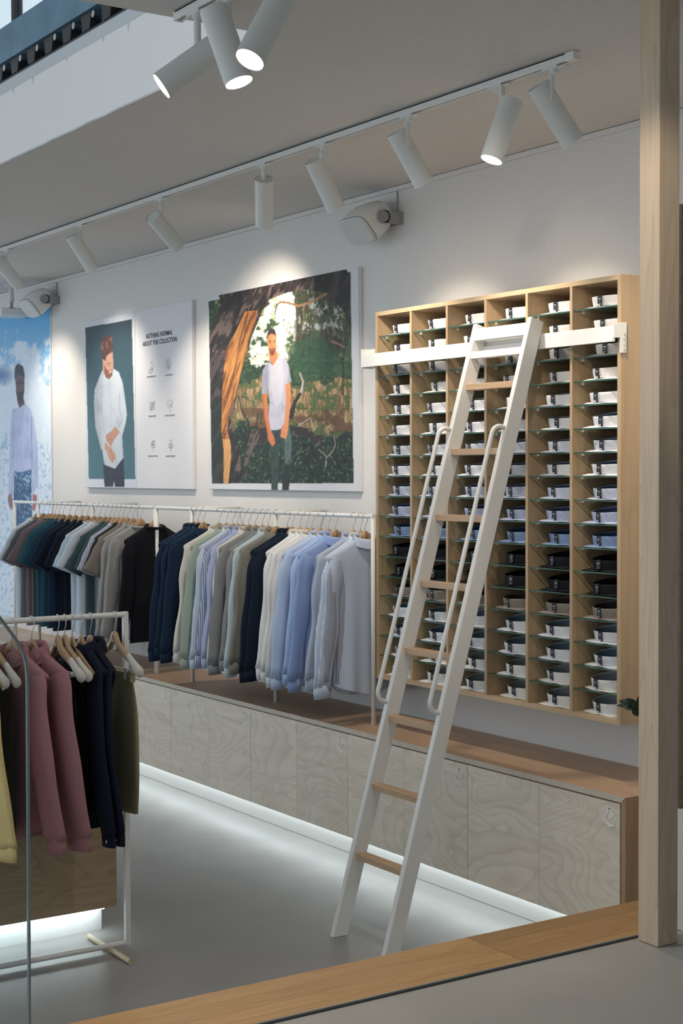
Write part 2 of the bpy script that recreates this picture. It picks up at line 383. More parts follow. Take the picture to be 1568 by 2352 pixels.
EMB = [[(.53,1.0),(.44,.88),(.32,.74),(.12,.57),(.04,.41),(.11,.24),(.32,.10),(.60,.05),(.84,.08),(.97,.14)],
       [(.53,1.0),(.58,.86),(.66,.72),(.90,.53)],
       [(.40,.67),(.52,.56),(.68,.40)]]
def emblem(cx, cz, w, h, y, th):
    mb = MB()
    for st in EMB:
        pts = [(cx+(p[0]-.5)*w, cz+(p[1]-.5)*h) for p in st]
        # extruded stroke
        f = MB().strip(pts, w*0.16, y=y); n = len(f.v)
        b = [(x, y+th, z) for x, _, z in f.v]
        m = n//2
        faces = list(f.f)+[(i, i+1, n+i+1, n+i) for i in range(m-1)]+[(m+i+1, m+i, n+m+i, n+m+i+1) for i in range(m-1)]+[(0, n, n+m, m), (m-1, n-1, 2*n-1, n+m-1)]
        mb.add(f.v+b, faces)
    return mb
EMZ = onY(1408, 1879, YF)[2]
cabn = ['first', 'second', 'third', 'fourth', 'fifth', 'sixth', 'seventh', 'eighth']
for c in range(NP//2):
    xr = CX1-0.026-0.006-c*2*PAN; xl = xr-2*PAN; xm = xr-PAN
    if c: xr += 0.006-0.006
    lab = 'birch-fronted low cabinet, %s from the timber post, under the counter' % cabn[c]
    if c == 0: lab = 'birch-fronted low cabinet at the counter end beside the timber post'
    cb = thing('cabinet', lab, 'cabinet', ((xl+xr)/2, (YF+YW)/2, ZB), 'low cabinets under the counter')
    part('carcass', MB().box(xl+0.001, xr-0.001, YF+0.02, YW-0.002, ZB+0.001, ZT-0.027), M_top, cb)
    part('fixed_panel', MB().box(xl+0.0015, xm-0.0008, YF, YF+0.019, ZB, ZT-0.033), M_birch, cb)
    d = part('door', MB().box(xm+0.0008, xr-0.0018, YF, YF+0.019, ZB, ZT-0.033), M_birch, cb)
    part('emblem_pull', emblem(xr-0.066, EMZ, 0.058, 0.082, YF-0.003, 0.0032), M_white, d, label='white emblem-shaped pull')
YP = 4.72
pl = thing('cabinet_plinth', 'white recessed plinth below the low cabinets', 'plinth', ((CX0+CX1)/2, YP, 0))
for k in range(4):
    x0 = CX0+k*(CX1-CX0)/4; x1 = CX0+(k+1)*(CX1-CX0)/4
    part('plinth_board', MB().box(x0+0.0008, x1-0.0008, YP, YP+0.016, 0.002, ZB-0.001), M_white, pl)
ls = thing('led_strip', 'glowing cool white LED strip under the low cabinets', 'light strip', ((CX0+CX1)/2, 4.66, ZB-0.008))
part('diffuser', MB().box(CX0+0.01, CX1-0.01, YP-0.032, YP-0.012, ZB-0.012, ZB-0.003), M_led, ls)

# ------------------------------------------------------------------ cubby shelf
NR, NC = 18, 6
TH = 0.022
sh = thing('cubby_shelf', 'large maple wall shelf of glass-shelved cubbies full of folded shirts', 'shelf', ((SX0+SX1)/2, (YS+YW)/2, SZ0))
part('back_panel', MB().box(SX0+0.005, SX1-0.005, YW-0.012, YW-0.002, SZ0+0.005, SZ1-0.005), M_shelf, sh)
M_shelfh = veneer('maple_shelf_flat', (0.60, 0.44, 0.27), (0.44, 0.30, 0.17), (0.9, 4, 4), 6, 0.30)
part('top_board', MB().prism([(SX0, YS, SZ1), (SX1, YS, SZ1), (SX1-TH, YS, SZ1-TH), (SX0+TH, YS, SZ1-TH)], (0,0,0), (0, YW-0.002-YS, 0)), M_shelfh, sh)
part('bottom_board', MB().prism([(SX0, YS, SZ0), (SX0+TH, YS, SZ0+TH), (SX1-TH, YS, SZ0+TH), (SX1, YS, SZ0)], (0,0,0), (0, YW-0.002-YS, 0)), M_shelfh, sh)
part('side_board', MB().prism([(SX0, YS, SZ0), (SX0, YS, SZ1), (SX0+TH, YS, SZ1-TH), (SX0+TH, YS, SZ0+TH)], (0,0,0), (0, YW-0.002-YS, 0)), M_shelf, sh)
part('side_board', MB().prism([(SX1, YS, SZ1), (SX1, YS, SZ0), (SX1-TH, YS, SZ0+TH), (SX1-TH, YS, SZ1-TH)], (0,0,0), (0, YW-0.002-YS, 0)), M_shelf, sh)
cw = (SX1-SX0-2*TH-5*0.017)/NC
cx = []
for c in range(NC):
    x0 = SX0+TH+c*(cw+0.017); cx.append((x0, x0+cw))
    if c: part('divider', MB().box(x0-0.017, x0, YS+0.001, YW-0.012, SZ0+TH, SZ1-TH), M_shelf, sh)
pit = (SZ1-SZ0-2*TH)/NR
rowz = [SZ0+TH]+[SZ0+TH+r*pit for r in range(1, NR)]      # resting height of each row, bottom row first
gm = None
for c in range(NC):
    for r in range(1, NR):
        z = rowz[r]
        if gm is None:
            gm = MB().box(0.001, cw-0.001, 0.012, 0.32, -0.006, 0).mesh('glass_shelf'); gm.materials.append(M_gshelf)
            em = MB().box(0.001, cw-0.001, 0.0105, 0.012, -0.006, 0).mesh('glass_edge'); em.materials.append(M_gedge)
            pm = MB().tube([(0.0, 0.06, -0.011), (0.012, 0.06, -0.011)], 0.005, 10).mesh('shelf_pin', True); pm.materials.append(M_white)
        loc = Vector((cx[c][0], YS, z))-Vector(sh.location)
        g = bpy.data.objects.new('glass_shelf', gm); COL.objects.link(g); g.parent = sh; g.location = loc
        e = bpy.data.objects.new('front_edge', em); COL.objects.link(e); e.parent = g
        p = bpy.data.objects.new('shelf_pin', pm); COL.objects.link(p); p.parent = g

# ------------------------------------------------------------------ folded shirts in the cubbies
def collar_pt(rx, ry, h0, h1, flare, lean, a, t, inset):
    sb = (1-math.cos(a+math.pi/2))/2; h = h0+(h1-h0)*sb**1.2
    wob = 1+0.022*math.sin(3*a+lean*300)+0.012*math.sin(2*a+lean*700); fl = 1+flare*(t-0.5)
    return ((rx*wob*fl-inset)*math.cos(a), (ry*wob*fl-inset)*math.sin(a)+lean*t, t*h)
def collar_mesh(rx, ry, h0, h1, flare, lean, th=0.004, n=40, gap=0.06):
    """standing collar: outer wall and rolled rim; front is -y, the band rises towards the back"""
    prof = [(0, 0), (0.35, -0.0012), (0.75, -0.0008), (0.96, 0.0), (1.02, 0.0018), (0.97, th), (0.88, th)]
    m = len(prof); vs = []
    for k in range(n+1):
        a = -math.pi/2+gap+(2*math.pi-2*gap)*k/n
        for t, ins in prof: vs.append(collar_pt(rx, ry, h0, h1, flare, lean, a, t, ins))
    f = [(k*m+j, (k+1)*m+j, (k+1)*m+j+1, k*m+j+1) for k in range(n) for j in range(m-1)]
    return MB().add(vs, f).mesh('collar', True)
def lining_mesh(rx, ry, h0, h1, flare, lean, th=0.004, n=40):
    prof = [(0.92, th-0.0004), (0.6, th), (0.22, th+0.002), (0.14, th+0.012)]; m = len(prof); vs = []
    for k in range(n):
        a = -math.pi/2+2*math.pi*k/n
        for t, ins in prof: vs.append(collar_pt(rx, ry, h0, h1, flare, lean, a, t, ins))
    f = [(k*m+j, k*m+j+1, ((k+1) % n)*m+j+1, ((k+1) % n)*m+j) for k in range(n) for j in range(m-1)]
    f.append(tuple(k*m+m-1 for k in range(n)))
    return MB().add(vs, f).mesh('lining', True)
def folded_body(w, d, h, seed):
    rs = random.Random(seed); nx, ny = 10, 10; vs = []; f = []
    ph = rs.random()*6
    for lay in (0, 1):
        for j in range(ny+1):
            for i in range(nx+1):
                u = i/nx*2-1; v = j/ny*2-1
                e = max(abs(u), abs(v)); sx = w/2*(1-0.03*v); sy = d/2
                x = u*sx*(1-0.03*abs(v)**4-0.16*max(0, -v)**3)+0.008*math.sin(3*v+ph)*(1 if u < 0 else -1)*(e > 0.9); y = v*sy*(1-0.04*abs(u)**4)
                z = 0.0 if not lay else h*(1-e**6*0.75)+0.003*math.sin(5*u+ph)*math.cos(4*v+ph)*(1-e**4)
                if not lay: z = 0.0008+0.003*max(0, math.sin(4*u+ph))*(e > 0.95)
                vs.append((x, y, max(z, 0.0006)))
    N = (nx+1)*(ny+1)
    for j in range(ny):
        for i in range(nx):
            a = j*(nx+1)+i; q = (a, a+1, a+nx+2, a+nx+1)
            f.append(q[::-1]); f.append(tuple(N+t for t in q))
    for i in range(nx):
        a, b = i, i+1; f.append((a, b, N+b, N+a)); a, b = ny*(nx+1)+i, ny*(nx+1)+i+1; f.append((b, a, N+a, N+b))
    for j in range(ny):
        a, b = j*(nx+1), (j+1)*(nx+1); f.append((b, a, N+a, N+b)); a, b = a+nx, b+nx; f.append((a, b, N+b, N+a))
    return MB().add(vs, f).mesh('folded_body', True)
def tag_mesh(w, h, lean):
    n = 6; vs = []
    prof = [(0.0, 0.006), (-0.004, 0.010), (-0.0045, h*0.5), (-0.0045+lean*0.5, h+0.002), (0.002+lean*0.6, h+0.0045), (0.010+lean*0.6, h-0.002)]
    for y, z in prof: vs += [(-w/2, y, z), (w/2, y, z)]
    return MB().add(vs, [(2*i, 2*i+1, 2*i+3, 2*i+2) for i in range(len(prof)-1)]).mesh('label_band')
def tag_print(h, lean):
    mb = MB(); y = -0.0056
    for z0, z1, w in ((0.62, 0.70, 0.006), (0.70, 0.78, 0.016), (0.44, 0.52, 0.004), (0.17, 0.23, 0.018)):
        mb.add([(-w/2, y, z0*h), (w/2, y, z0*h), (w/2, y, z1*h-0.0012), (-w/2, y, z1*h-0.0012)], [(0, 1, 2, 3)])
    return mb.mesh('print')
VAR = []
for k in range(5):
    rs = random.Random(40+k)
    rx = 0.115+rs.uniform(-.006, .004); ry = 0.106+rs.uniform(-.008, .006); h0 = 0.044+rs.uniform(-.002, .003); h1 = h0+rs.uniform(0.020, 0.036)
    lean = rs.uniform(-0.002, 0.004); fl = rs.uniform(0.04, 0.13)
    VAR.append((collar_mesh(rx, ry, h0, h1, fl, lean), folded_body(0.25, 0.29, 0.014, k), lining_mesh(rx, ry, h0, h1, fl, lean), tag_mesh(0.027, h0, 0), tag_print(h0, 0), rx, ry, h0))
W1 = (0.76, 0.74, 0.72)
fw = lambda n, c, **k: fabric(n, c, **k)
cool = (0.70, 0.71, 0.75)
F_white = fw('poplin_white', W1); F_cool = fw('poplin_cool_white', cool)
F_gstr = fw('grey_stripe_poplin', (0.42, 0.42, 0.43), stripe=(0.12, 0.12, 0.13), axis=2, freq=190, duty=0.7)
F_bstr = fw('blue_stripe_poplin', (0.66, 0.67, 0.72), stripe=(0.35, 0.40, 0.52), axis=2, freq=120, duty=0.72)
F_pale = fw('pale_blue_poplin', (0.52, 0.56, 0.68)); F_lil = fw('lilac_blue_poplin', (0.42, 0.46, 0.62))
F_blue = fw('mid_blue_poplin', (0.22, 0.30, 0.48)); F_blk = fw('black_poplin', (0.010, 0.010, 0.014))
F_taupe = fw('taupe_melange', (0.24, 0.21, 0.185), melange=0.35)
L_navy = fw('navy_lining', (0.12, 0.16, 0.34)); L_deep = fw('deep_blue_lining', (0.05, 0.10, 0.26)); L_slate = fw('slate_lining', (0.25, 0.35, 0.43))
L_grey = fw('grey_lining', (0.46, 0.47, 0.50)); L_brown = fw('brown_lining', (0.08, 0.065, 0.055))
ROWS = [  # top row first: fabric, lining, words
 (F_white, F_white, 'white'), (F_white, F_white, 'white'), (F_gstr, F_gstr, 'grey striped'), (F_white, L_navy, 'white navy-lined'),
 (F_cool, F_cool, 'cool white'), (F_cool, L_navy, 'white navy-lined'), (F_bstr, L_navy, 'blue-striped white'), (F_cool, L_navy, 'cool white navy-lined'),
 (F_pale, L_navy, 'pale blue'), (F_lil, L_navy, 'lilac blue'), (F_blue, L_deep, 'mid blue'), (F_blk, F_blk, 'black'), (F_blk, F_blk, 'black'),
 (F_taupe, L_brown, 'taupe melange'), (F_cool, L_slate, 'white slate-lined'), (F_cool, L_slate, 'white slate-lined'), (F_white, L_grey, 'white grey-lined'), (F_white, L_grey, 'white grey-lined')]
ORD = ['first', 'second', 'third', 'fourth', 'fifth', 'sixth', 'seventh', 'eighth', 'ninth', 'tenth', 'eleventh', 'twelfth', 'thirteenth', 'fourteenth', 'fifteenth', 'sixteenth', 'seventeenth', 'eighteenth', 'nineteenth', 'twentieth', 'twenty-first', 'twenty-second', 'twenty-third', 'twenty-fourth', 'twenty-fifth', 'twenty-sixth', 'twenty-seventh', 'twenty-eighth']
COLW = ['leftmost', 'second', 'third', 'fourth', 'fifth', 'rightmost']
def mobj(name, me, mat, parent=None, loc=(0, 0, 0)):
    if not me.materials: me.materials.append(mat)
    o = bpy.data.objects.new(name, me); COL.objects.link(o); o.parent = parent; o.location = loc
    if me.materials[0] is not mat: set_mat(o, mat)
    return o
rs = random.Random(3)
for r in range(NR):
    fab, lining, words = ROWS[r]
    z = rowz[NR-1-r]
    for c in range(NC):
        cm, bm_, lm, tm, tp, rx, ry, h0 = VAR[(r*5+c*3+(r*c) % 4) % 5]
        x = (cx[c][0]+cx[c][1])/2+rs.uniform(-.008, .008); y = YS+0.172+rs.uniform(-.012, .006)
        t = thing('folded_shirt', '%s folded shirt, %s row from top, %s cubby column' % (words, ORD[r], COLW[c]), 'folded shirt', (x, y, z), 'folded shirts in the cubby shelf')
        t.rotation_euler.z = rs.uniform(-0.13, 0.10)
        mobj('body', bm_, fab, t)
        co = mobj('collar', cm, fab, t, (0.006, -0.034, 0.009))
        mobj('lining', lm, lining, co)
        tg = mobj('label_band', tm, M_tagb, t, (0.006, -0.034-ry*1.015, 0.009))
        mobj('print', tp, M_tagw, tg)

# ------------------------------------------------------------------ ladder rail and ladder
RZ0, RZ1 = 2.716, 2.786
rl = thing('ladder_rail', 'white steel ladder rail across the front of the shelf', 'rail', ((SX0+SX1)/2, 4.70, RZ0))
part('bar', MB().box(SX0-0.062, SX1+0.002, 4.690, 4.705, RZ0, RZ1), M_white, rl, bevel=0.002)
b0 = [onX(x, y, SX1)[1:] for x, y in ((1406, 741), (1436, 741), (1436, 811), (1421, 811), (1421, 776), (1406, 776))]
part('bracket', MB().prism([(SX1+0.003, p[0], p[1]) for p in b0], (0, 0, 0), (0.006, 0, 0)), M_white, rl, bevel=0.002)
for k in range(4):
    p = onX(1431, 768+k*12, SX1)
    part('bolt', MB().tube([(SX1+0.009, p[1], p[2]), (SX1+0.014, p[1], p[2])], 0.0065, 12), M_metal, rl)
part('bracket', MB().box(SX0-0.066, SX0-0.060, 4.690, YS+0.03, RZ0-0.004, RZ1+0.03), M_white, rl, bevel=0.001)
part('bracket_flange', MB().box(SX0-0.060, SX0-0.001, YS-0.006, YS+0.03, RZ0, RZ1+0.03), M_white, rl)

lad = thing('library_ladder', 'white library ladder with beech rungs leaning on the shelf rail', 'ladder', (-5.65, 3.85, 0))
LX0, LW = -5.839, 0.377
def lp(k, dy=0.0): return (4.565-0.0924*k+dy, 2.568-0.3132*k)          # front top edge of rung k (0 = top rung)
dv = np.array([-0.0924, -0.3132]); dv = dv/np.linalg.norm(dv)           # down the ladder, (y, z)
nv = np.array([-dv[1], dv[0]])                                          # towards the wall
if nv[0] < 0: nv = -nv
ST, SD = 0.030, 0.078
def stile(x0, x1):
    # front edge line 22 mm in front of the rungs
    top = np.array(lp(-0.93)); f0 = top-nv*0.018
    kb = 2.568/0.3132
    b = np.array(lp(0))-nv*0.018; t = -b[1]/dv[1]; b_f = b+dv*t
    bb = b+nv*SD; t = -bb[1]/dv[1]; b_b = bb+dv*t
    pts = [f0, f0+nv*SD, b_b, b_f]
    return MB().prism([(x0, p[0], p[1]) for p in pts], (0, 0, 0), (x1-x0, 0, 0))
part('stile', stile(LX0-ST, LX0), M_white, lad, bevel=0.004)
part('stile', stile(LX0+LW, LX0+LW+ST), M_white, lad, bevel=0.004)
for k in range(8):
    y, z = lp(k)
    part('rung', MB().box(LX0, LX0+LW, y, y+0.055, z-0.030, z), M_rung, lad, bevel=0.002)
def crossbar(k0, hgt, dd, th):
    p = np.array(lp(k0))+nv*dd; q = p+dv*hgt
    pts = [p, p+nv*th, q+nv*th, q]
    return MB().prism([(LX0, a[0], a[1]) for a in pts], (0, 0, 0), (LW, 0, 0))
part('top_crossbar', crossbar(-0.86, 0.062, -0.010, 0.018), M_white, lad, bevel=0.002)
part('lower_crossbar', crossbar(-0.50, 0.036, -0.008, 0.018), M_white, lad, bevel=0.002)
part('rail_hook', crossbar(-0.64, 0.036, 0.050, 0.02), M_white, lad, bevel=0.002)
for x in (LX0-ST/2, LX0+LW+ST/2):
    a = np.array(lp(0.72))-nv*0.018; b = np.array(lp(4.82))-nv*0.018
    off = 0.062
    pts = [a+nv*0.01]; R_ = 0.045
    for q in range(7):
        an = q/6*math.pi/2; pts.append(a+dv*(R_*(1-math.cos(an)))-nv*(off-R_+R_*math.sin(an)) if q else a-nv*(off-R_))
    for q in range(7):
        an = q/6*math.pi/2; pts.append(b-dv*(R_*(1-math.sin(an)))-nv*(off-R_+R_*math.cos(an)))
    pts.append(b+nv*0.01)
    part('handrail', MB().tube([(x, p[0], p[1]) for p in pts], 0.0105, 12), M_white, lad, smooth=True)

# ------------------------------------------------------------------ lighting tracks and spots
def track(label, x0, x1, y):
    t = thing('light_track', label, 'light track', ((x0+x1)/2, y, ZC-0.034))
    part('channel', MB().box(x0, x1, y-0.0175, y-0.010, ZC-0.034, ZC-0.004).box(x0, x1, y+0.010, y+0.0175, ZC-0.034, ZC-0.004).box(x0, x1, y-0.0175, y+0.0175, ZC-0.008, ZC-0.004), M_white, t)
    part('shadow_gap', MB().box(x0, x1, y-0.012, y+0.012, ZC-0.004, ZC), M_grey, t)
    part('conductor', MB().box(x0, x1, y-0.010, y+0.010, ZC-0.022, ZC-0.009), M_grey, t)
    return t
TY = 4.035
tr1 = track('long white lighting track running along the ceiling beside the wall', -15.0, onZ(1308, 123, ZC)[0], TY)
part('end_cap', MB().box(onZ(1308, 123, ZC)[0], onZ(1308, 123, ZC)[0]+0.05, TY-0.018, TY+0.018, ZC-0.035, ZC-0.002), M_white, tr1, bevel=0.002)
FTX = onZ(414, 26, ZC)[0]; FTY = 2.51
tr2 = track('short white lighting track on the ceiling near the opening', FTX, FTX+2.2, FTY)
part('end_cap', MB().box(FTX-0.012, FTX, FTY-0.018, FTY+0.018, ZC-0.036, ZC-0.002), M_white, tr2, bevel=0.002)

def spot(label, stem_px, top_px, bot_px, ty, sgn, lit, L=0.265, R_=0.047, power=None, col=(1, 0.87, 0.72), aim=None, angle=84, blend=0.7, dy=0.0):
    """stem pixel gives the place on the track; the tube's axis joins its two end-cap centres"""
    d = ray(*stem_px); k = ty/d[1]; P = EYE+d*k; sx = P[0]
    # the tube hangs beside the stem: its rear cap is put at the stem's distance
    T0 = onY(top_px[0], top_px[1], ty+dy)
    d = ray(*bot_px); d = d/np.linalg.norm(d)
    w = EYE-T0; bq = w@d; cq = w@w-L*L; disc = bq*bq-cq
    if disc < 0: s_ = -bq
    else: s_ = -bq+(math.sqrt(disc) if sgn > 0 else -math.sqrt(disc))
    B0 = EYE+d*s_; ax = B0-T0; ax /= np.linalg.norm(ax)
    B0 = T0+ax*L
    t = thing('track_spotlight', label, 'spotlight', (sx, ty, ZC-0.05), 'white cylinder spotlights on the ceiling tracks')
    part('adapter', MB().box(sx-0.055, sx+0.035, ty-0.016, ty+0.016, ZC-0.046, ZC-0.022).tube([(sx+0.0, ty, ZC-0.040), (sx+0.0, ty, ZC-0.062)], 0.017, 14), M_lamp, t, bevel=0.002)
    part('lock_lever', MB().box(sx+0.035, sx+0.075, ty-0.010, ty+0.010, ZC-0.046, ZC-0.040), M_lamp, t)
    piv = T0+ax*(L*0.33)
    side = np.array([sx, ty, piv[2]])-piv
    sd = np.array([sx-piv[0], ty-piv[1], 0]); L2 = np.linalg.norm(sd); pe_ = piv+sd/max(L2, 1e-6)*min(L2, R_*0.9)
    part('stem', MB().tube([(pe_[0], pe_[1], ZC-0.050), (pe_[0], pe_[1], pe_[2])], 0.0125, 12), M_lamp, t, smooth=False)
    hd = part('tube', MB().tube([T0, B0], R_, 36, cap=False).tube([T0+ax*0.004, B0-ax*0.001], R_-0.0025, 36, cap=False), M_lamp, t)
    autosmooth(hd)
    part('rear_cap', MB().tube([T0+ax*0.003, T0+ax*0.012], R_-0.002, 36), M_lamp, t)
    part('lens', MB().tube([B0-ax*0.010, B0-ax*0.004], R_-0.003, 36), M_lens if lit else M_off, t)
    if power:
        ld = bpy.data.lights.new('spot_beam', 'SPOT'); ld.energy = power; ld.color = col; ld.spot_size = math.radians(angle); ld.spot_blend = blend; ld.shadow_soft_size = 0.05
        lo = bpy.data.objects.new('spot_beam', ld); COL.objects.link(lo); lo.parent = t
        lo.location = Vector(B0+ax*0.004)-t.location
        q = Vector(ax if aim is None else np.array(aim)-B0).to_track_quat('-Z', 'Y'); lo.rotation_euler = q.to_euler()
    return T0, B0, ax
SP = []
SP.append(spot('white spotlight at the right end of the long ceiling track', (1271, 170), (1235, 196), (1315, 325), TY, 1, True, power=SPOT_W))
SP.append(spot('lit white spotlight tilted left, second from the right end of the long track', (1144, 215), (1176, 231), (1128, 368), TY, -1, True, power=SPOT_W))
SP.append(spot('white spotlight right of the wall loudspeaker, third from the track end', (940, 290), (910, 303), (974, 422), TY, 1, True, power=SPOT_W))
SP.append(spot('white spotlight above the loudspeaker by the tree photograph, fourth from the track end', (743, 352), (720, 368), (771, 478), TY, 1, True, power=SPOT_W))
SP.append(spot('straight upright white spotlight showing its rear cap, over the tree photograph', (606, 392), (606, 411), (607, 517), TY, 1, True, power=SPOT_W))
SP.append(spot('white spotlight with visible rear cap above the two wall boards', (371, 470), (351, 497), (409, 565), TY, 1, True, power=SPOT_W))
SP.append(spot('white spotlight with a glowing rim above the text board', (188, 527), (165, 540), (215, 620), TY, 1, True, power=SPOT_W))
SP.append(spot('white spotlight cut by the left picture edge near the far loudspeaker', (18, 582), (-5, 595), (47, 660), TY, 1, True, power=SPOT_W))
SP.append(spot('lit white spotlight pointing left on the short front track', (453, 50), (512, 98), (370, 198), FTY, -1, True, R_=0.049, power=SPOT_W, dy=0.075))
SP.append(spot('lit white spotlight pointing down, middle of the three on the front track', (524, 5), (491, 22), (549, 190), FTY, -1, True, R_=0.049, power=SPOT_W, dy=-0.05))
SP.append(spot('lit white spotlight at the top edge, rightmost of the three on the front track', (620, -45), (652, -10), (573, 138), FTY, -1, True, R_=0.049, power=SPOT_W))
# further lamps of the same two tracks, just past the picture edges
def spot_at(label, x, ty, ax, **kw):
    ax = np.array(ax, float); ax /= np.linalg.norm(ax)
    T0 = np.array([x, ty, ZC-0.085]); B0 = T0+ax*0.265
    def px(P): c = MC @ (P-EYE); return (c[0]/c[2]*FPX+784, c[1]/c[2]*FPX+1176)
    d = B0-EYE; far = 1 if (T0-EYE) @ (d/np.linalg.norm(d)) < np.linalg.norm(d) else -1
    return spot(label, px(np.array([x+0.02, ty, ZC-0.06])), px(T0), px(B0), ty, far, True, **kw)
spot_at('white spotlight on the front track past the top picture edge, aimed at the ladder', -3.45, FTY, np.array([-5.9, 4.74, 2.15])-np.array([-3.45, FTY, 3.6]), power=SPOT_W*1.05, angle=50)
spot_at('white spotlight on the front track past the top picture edge, aimed at the post', -3.15, FTY, np.array([-3.80, 3.78, 2.8])-np.array([-3.15, FTY, 3.6]), power=SPOT_W*0.75, angle=46)
spot_at('white spotlight on the long track past the left picture edge', -12.0, TY, (-0.05, 0.66, -0.75), power=SPOT_W)

# ------------------------------------------------------------------ loudspeakers
def loudspeaker(label, px, rightmost):
    u = np.array([0, -0.66, 0.75]); u /= np.linalg.norm(u); n = np.array([0, -u[2], u[1]]); ex = np.array([1.0, 0, 0])
    if n[2] > 0: n = -n
    c = onY(px[0], px[1], YW-0.215)
    t = thing('loudspeaker', label, 'loudspeaker', tuple(c), 'white wall loudspeakers')
    hw, hh, D = 0.135, 0.092, 0.215
    def ring(sx, sz, d, k=5, e=4.0, dz=0.0):
        out = []
        for i in range(32):
            a = 2*math.pi*i/32; ca, sa = math.cos(a), math.sin(a)
            p = (abs(ca)**(2/e))*math.copysign(1, ca); q = (abs(sa)**(2/e))*math.copysign(1, sa)
            out.append(c+ex*(p*hw*sx)+u*(q*hh*sz+dz)-n*d)
        return out
    def loft(rings, cap=True):
        mb = MB(); vs = [p for r in rings for p in r]; m = 32
        f = [(i*m+k, i*m+(k+1) % m, (i+1)*m+(k+1) % m, (i+1)*m+k) for i in range(len(rings)-1) for k in range(m)]
        if cap: f += [tuple(range(m-1, -1, -1)), tuple(range((len(rings)-1)*m, len(rings)*m))]
        return mb.add(vs, f)
    part('cabinet', loft([ring(.97, .97, 0.002), ring(1, 1, 0.012), ring(1.0, 1.04, 0.08), ring(.98, .98, 0.14), ring(.90, .78, 0.19), ring(.7, .45, D)]), M_white, t, smooth=True)
    part('grille', loft([ring(.93, .92, 0.004), ring(.93, .92, -0.003), ring(.90, .88, -0.006)]), M_grille, t, smooth=False)
    part('seam', loft([ring(.985, .98, 0.004), ring(1.004, 1.006, 0.010), ring(1.004, 1.006, 0.013)], False), M_grey, t)
    # bracket: knob on the side, arm to the wall
    k = c-n*0.115+ex*(hw+0.004)
    part('pivot_knob', MB().tube([k-ex*0.01, k+ex*0.012], 0.040, 20).tube([k+ex*0.012, k+ex*0.016], 0.030, 20).tube([k+ex*0.016, k+ex*0.019], 0.012, 14), M_grey, t)
    w = np.array([k[0]+0.012, YW-0.004, k[2]])
    part('bracket_arm', MB().prism([(k[0]+.006, k[1], k[2]+.036), (k[0]+.006, k[1], k[2]-.036), (k[0]+.006, YW-.02, k[2]-.036), (k[0]+.006, YW-.004, k[2]-.03), (k[0]+.006, YW-.004, k[2]+.03), (k[0]+.006, YW-.02, k[2]+.036)], (-.005, 0, 0), (.006, 0, 0)), M_grey, t, bevel=0.002)
    part('wall_plate', MB().box(k[0]-0.16, k[0]+0.02, YW-0.010, YW-0.0005, k[2]-0.034, k[2]+0.034), M_grey, t, bevel=0.002)
    part('cable', MB().tube([(k[0]-.03, YW-.012, k[2]+.02), (k[0]-.025, YW-.012, k[2]+.09), (k[0]-.03, YW-.010, ZC-.03)], 0.004, 8), M_grey, t, smooth=True)
loudspeaker('white wall loudspeaker between the tree photograph and the shelf', (819, 533), True)
loudspeaker('white wall loudspeaker at the far left above the blue mural', (66, 710), False)

# ceiling projector far left
p0 = onZ(26, 655, ZC)
pj = thing('projector', 'small white projector hanging on a pole above the blue mural', 'projector', (p0[0], p0[1], ZC-0.26))
part('pole', MB().tube([(p0[0], p0[1], ZC), (p0[0], p0[1], ZC-0.15)], 0.022, 14), M_white, pj, smooth=True)
part('ceiling_plate', MB().tube([(p0[0], p0[1], ZC), (p0[0], p0[1], ZC-0.01)], 0.06, 18), M_white, pj)
part('joint', MB().tube([(p0[0], p0[1], ZC-0.15), (p0[0], p0[1], ZC-0.205)], 0.012, 10).box(p0[0]-.03, p0[0]+.03, p0[1]-.03, p0[1]+.03, ZC-.21, ZC-.198), M_grey, pj)
part('body', MB().box(p0[0]-0.14, p0[0]+0.10, p0[1]-0.13, p0[1]+0.13, ZC-0.275, ZC-0.21), M_white, pj, bevel=0.012)
part('lens', MB().tube([(p0[0]+0.0, p0[1]+0.12, ZC-0.243), (p0[0]+0.0, p0[1]+0.137, ZC-0.243)], 0.022, 16), M_black, pj)

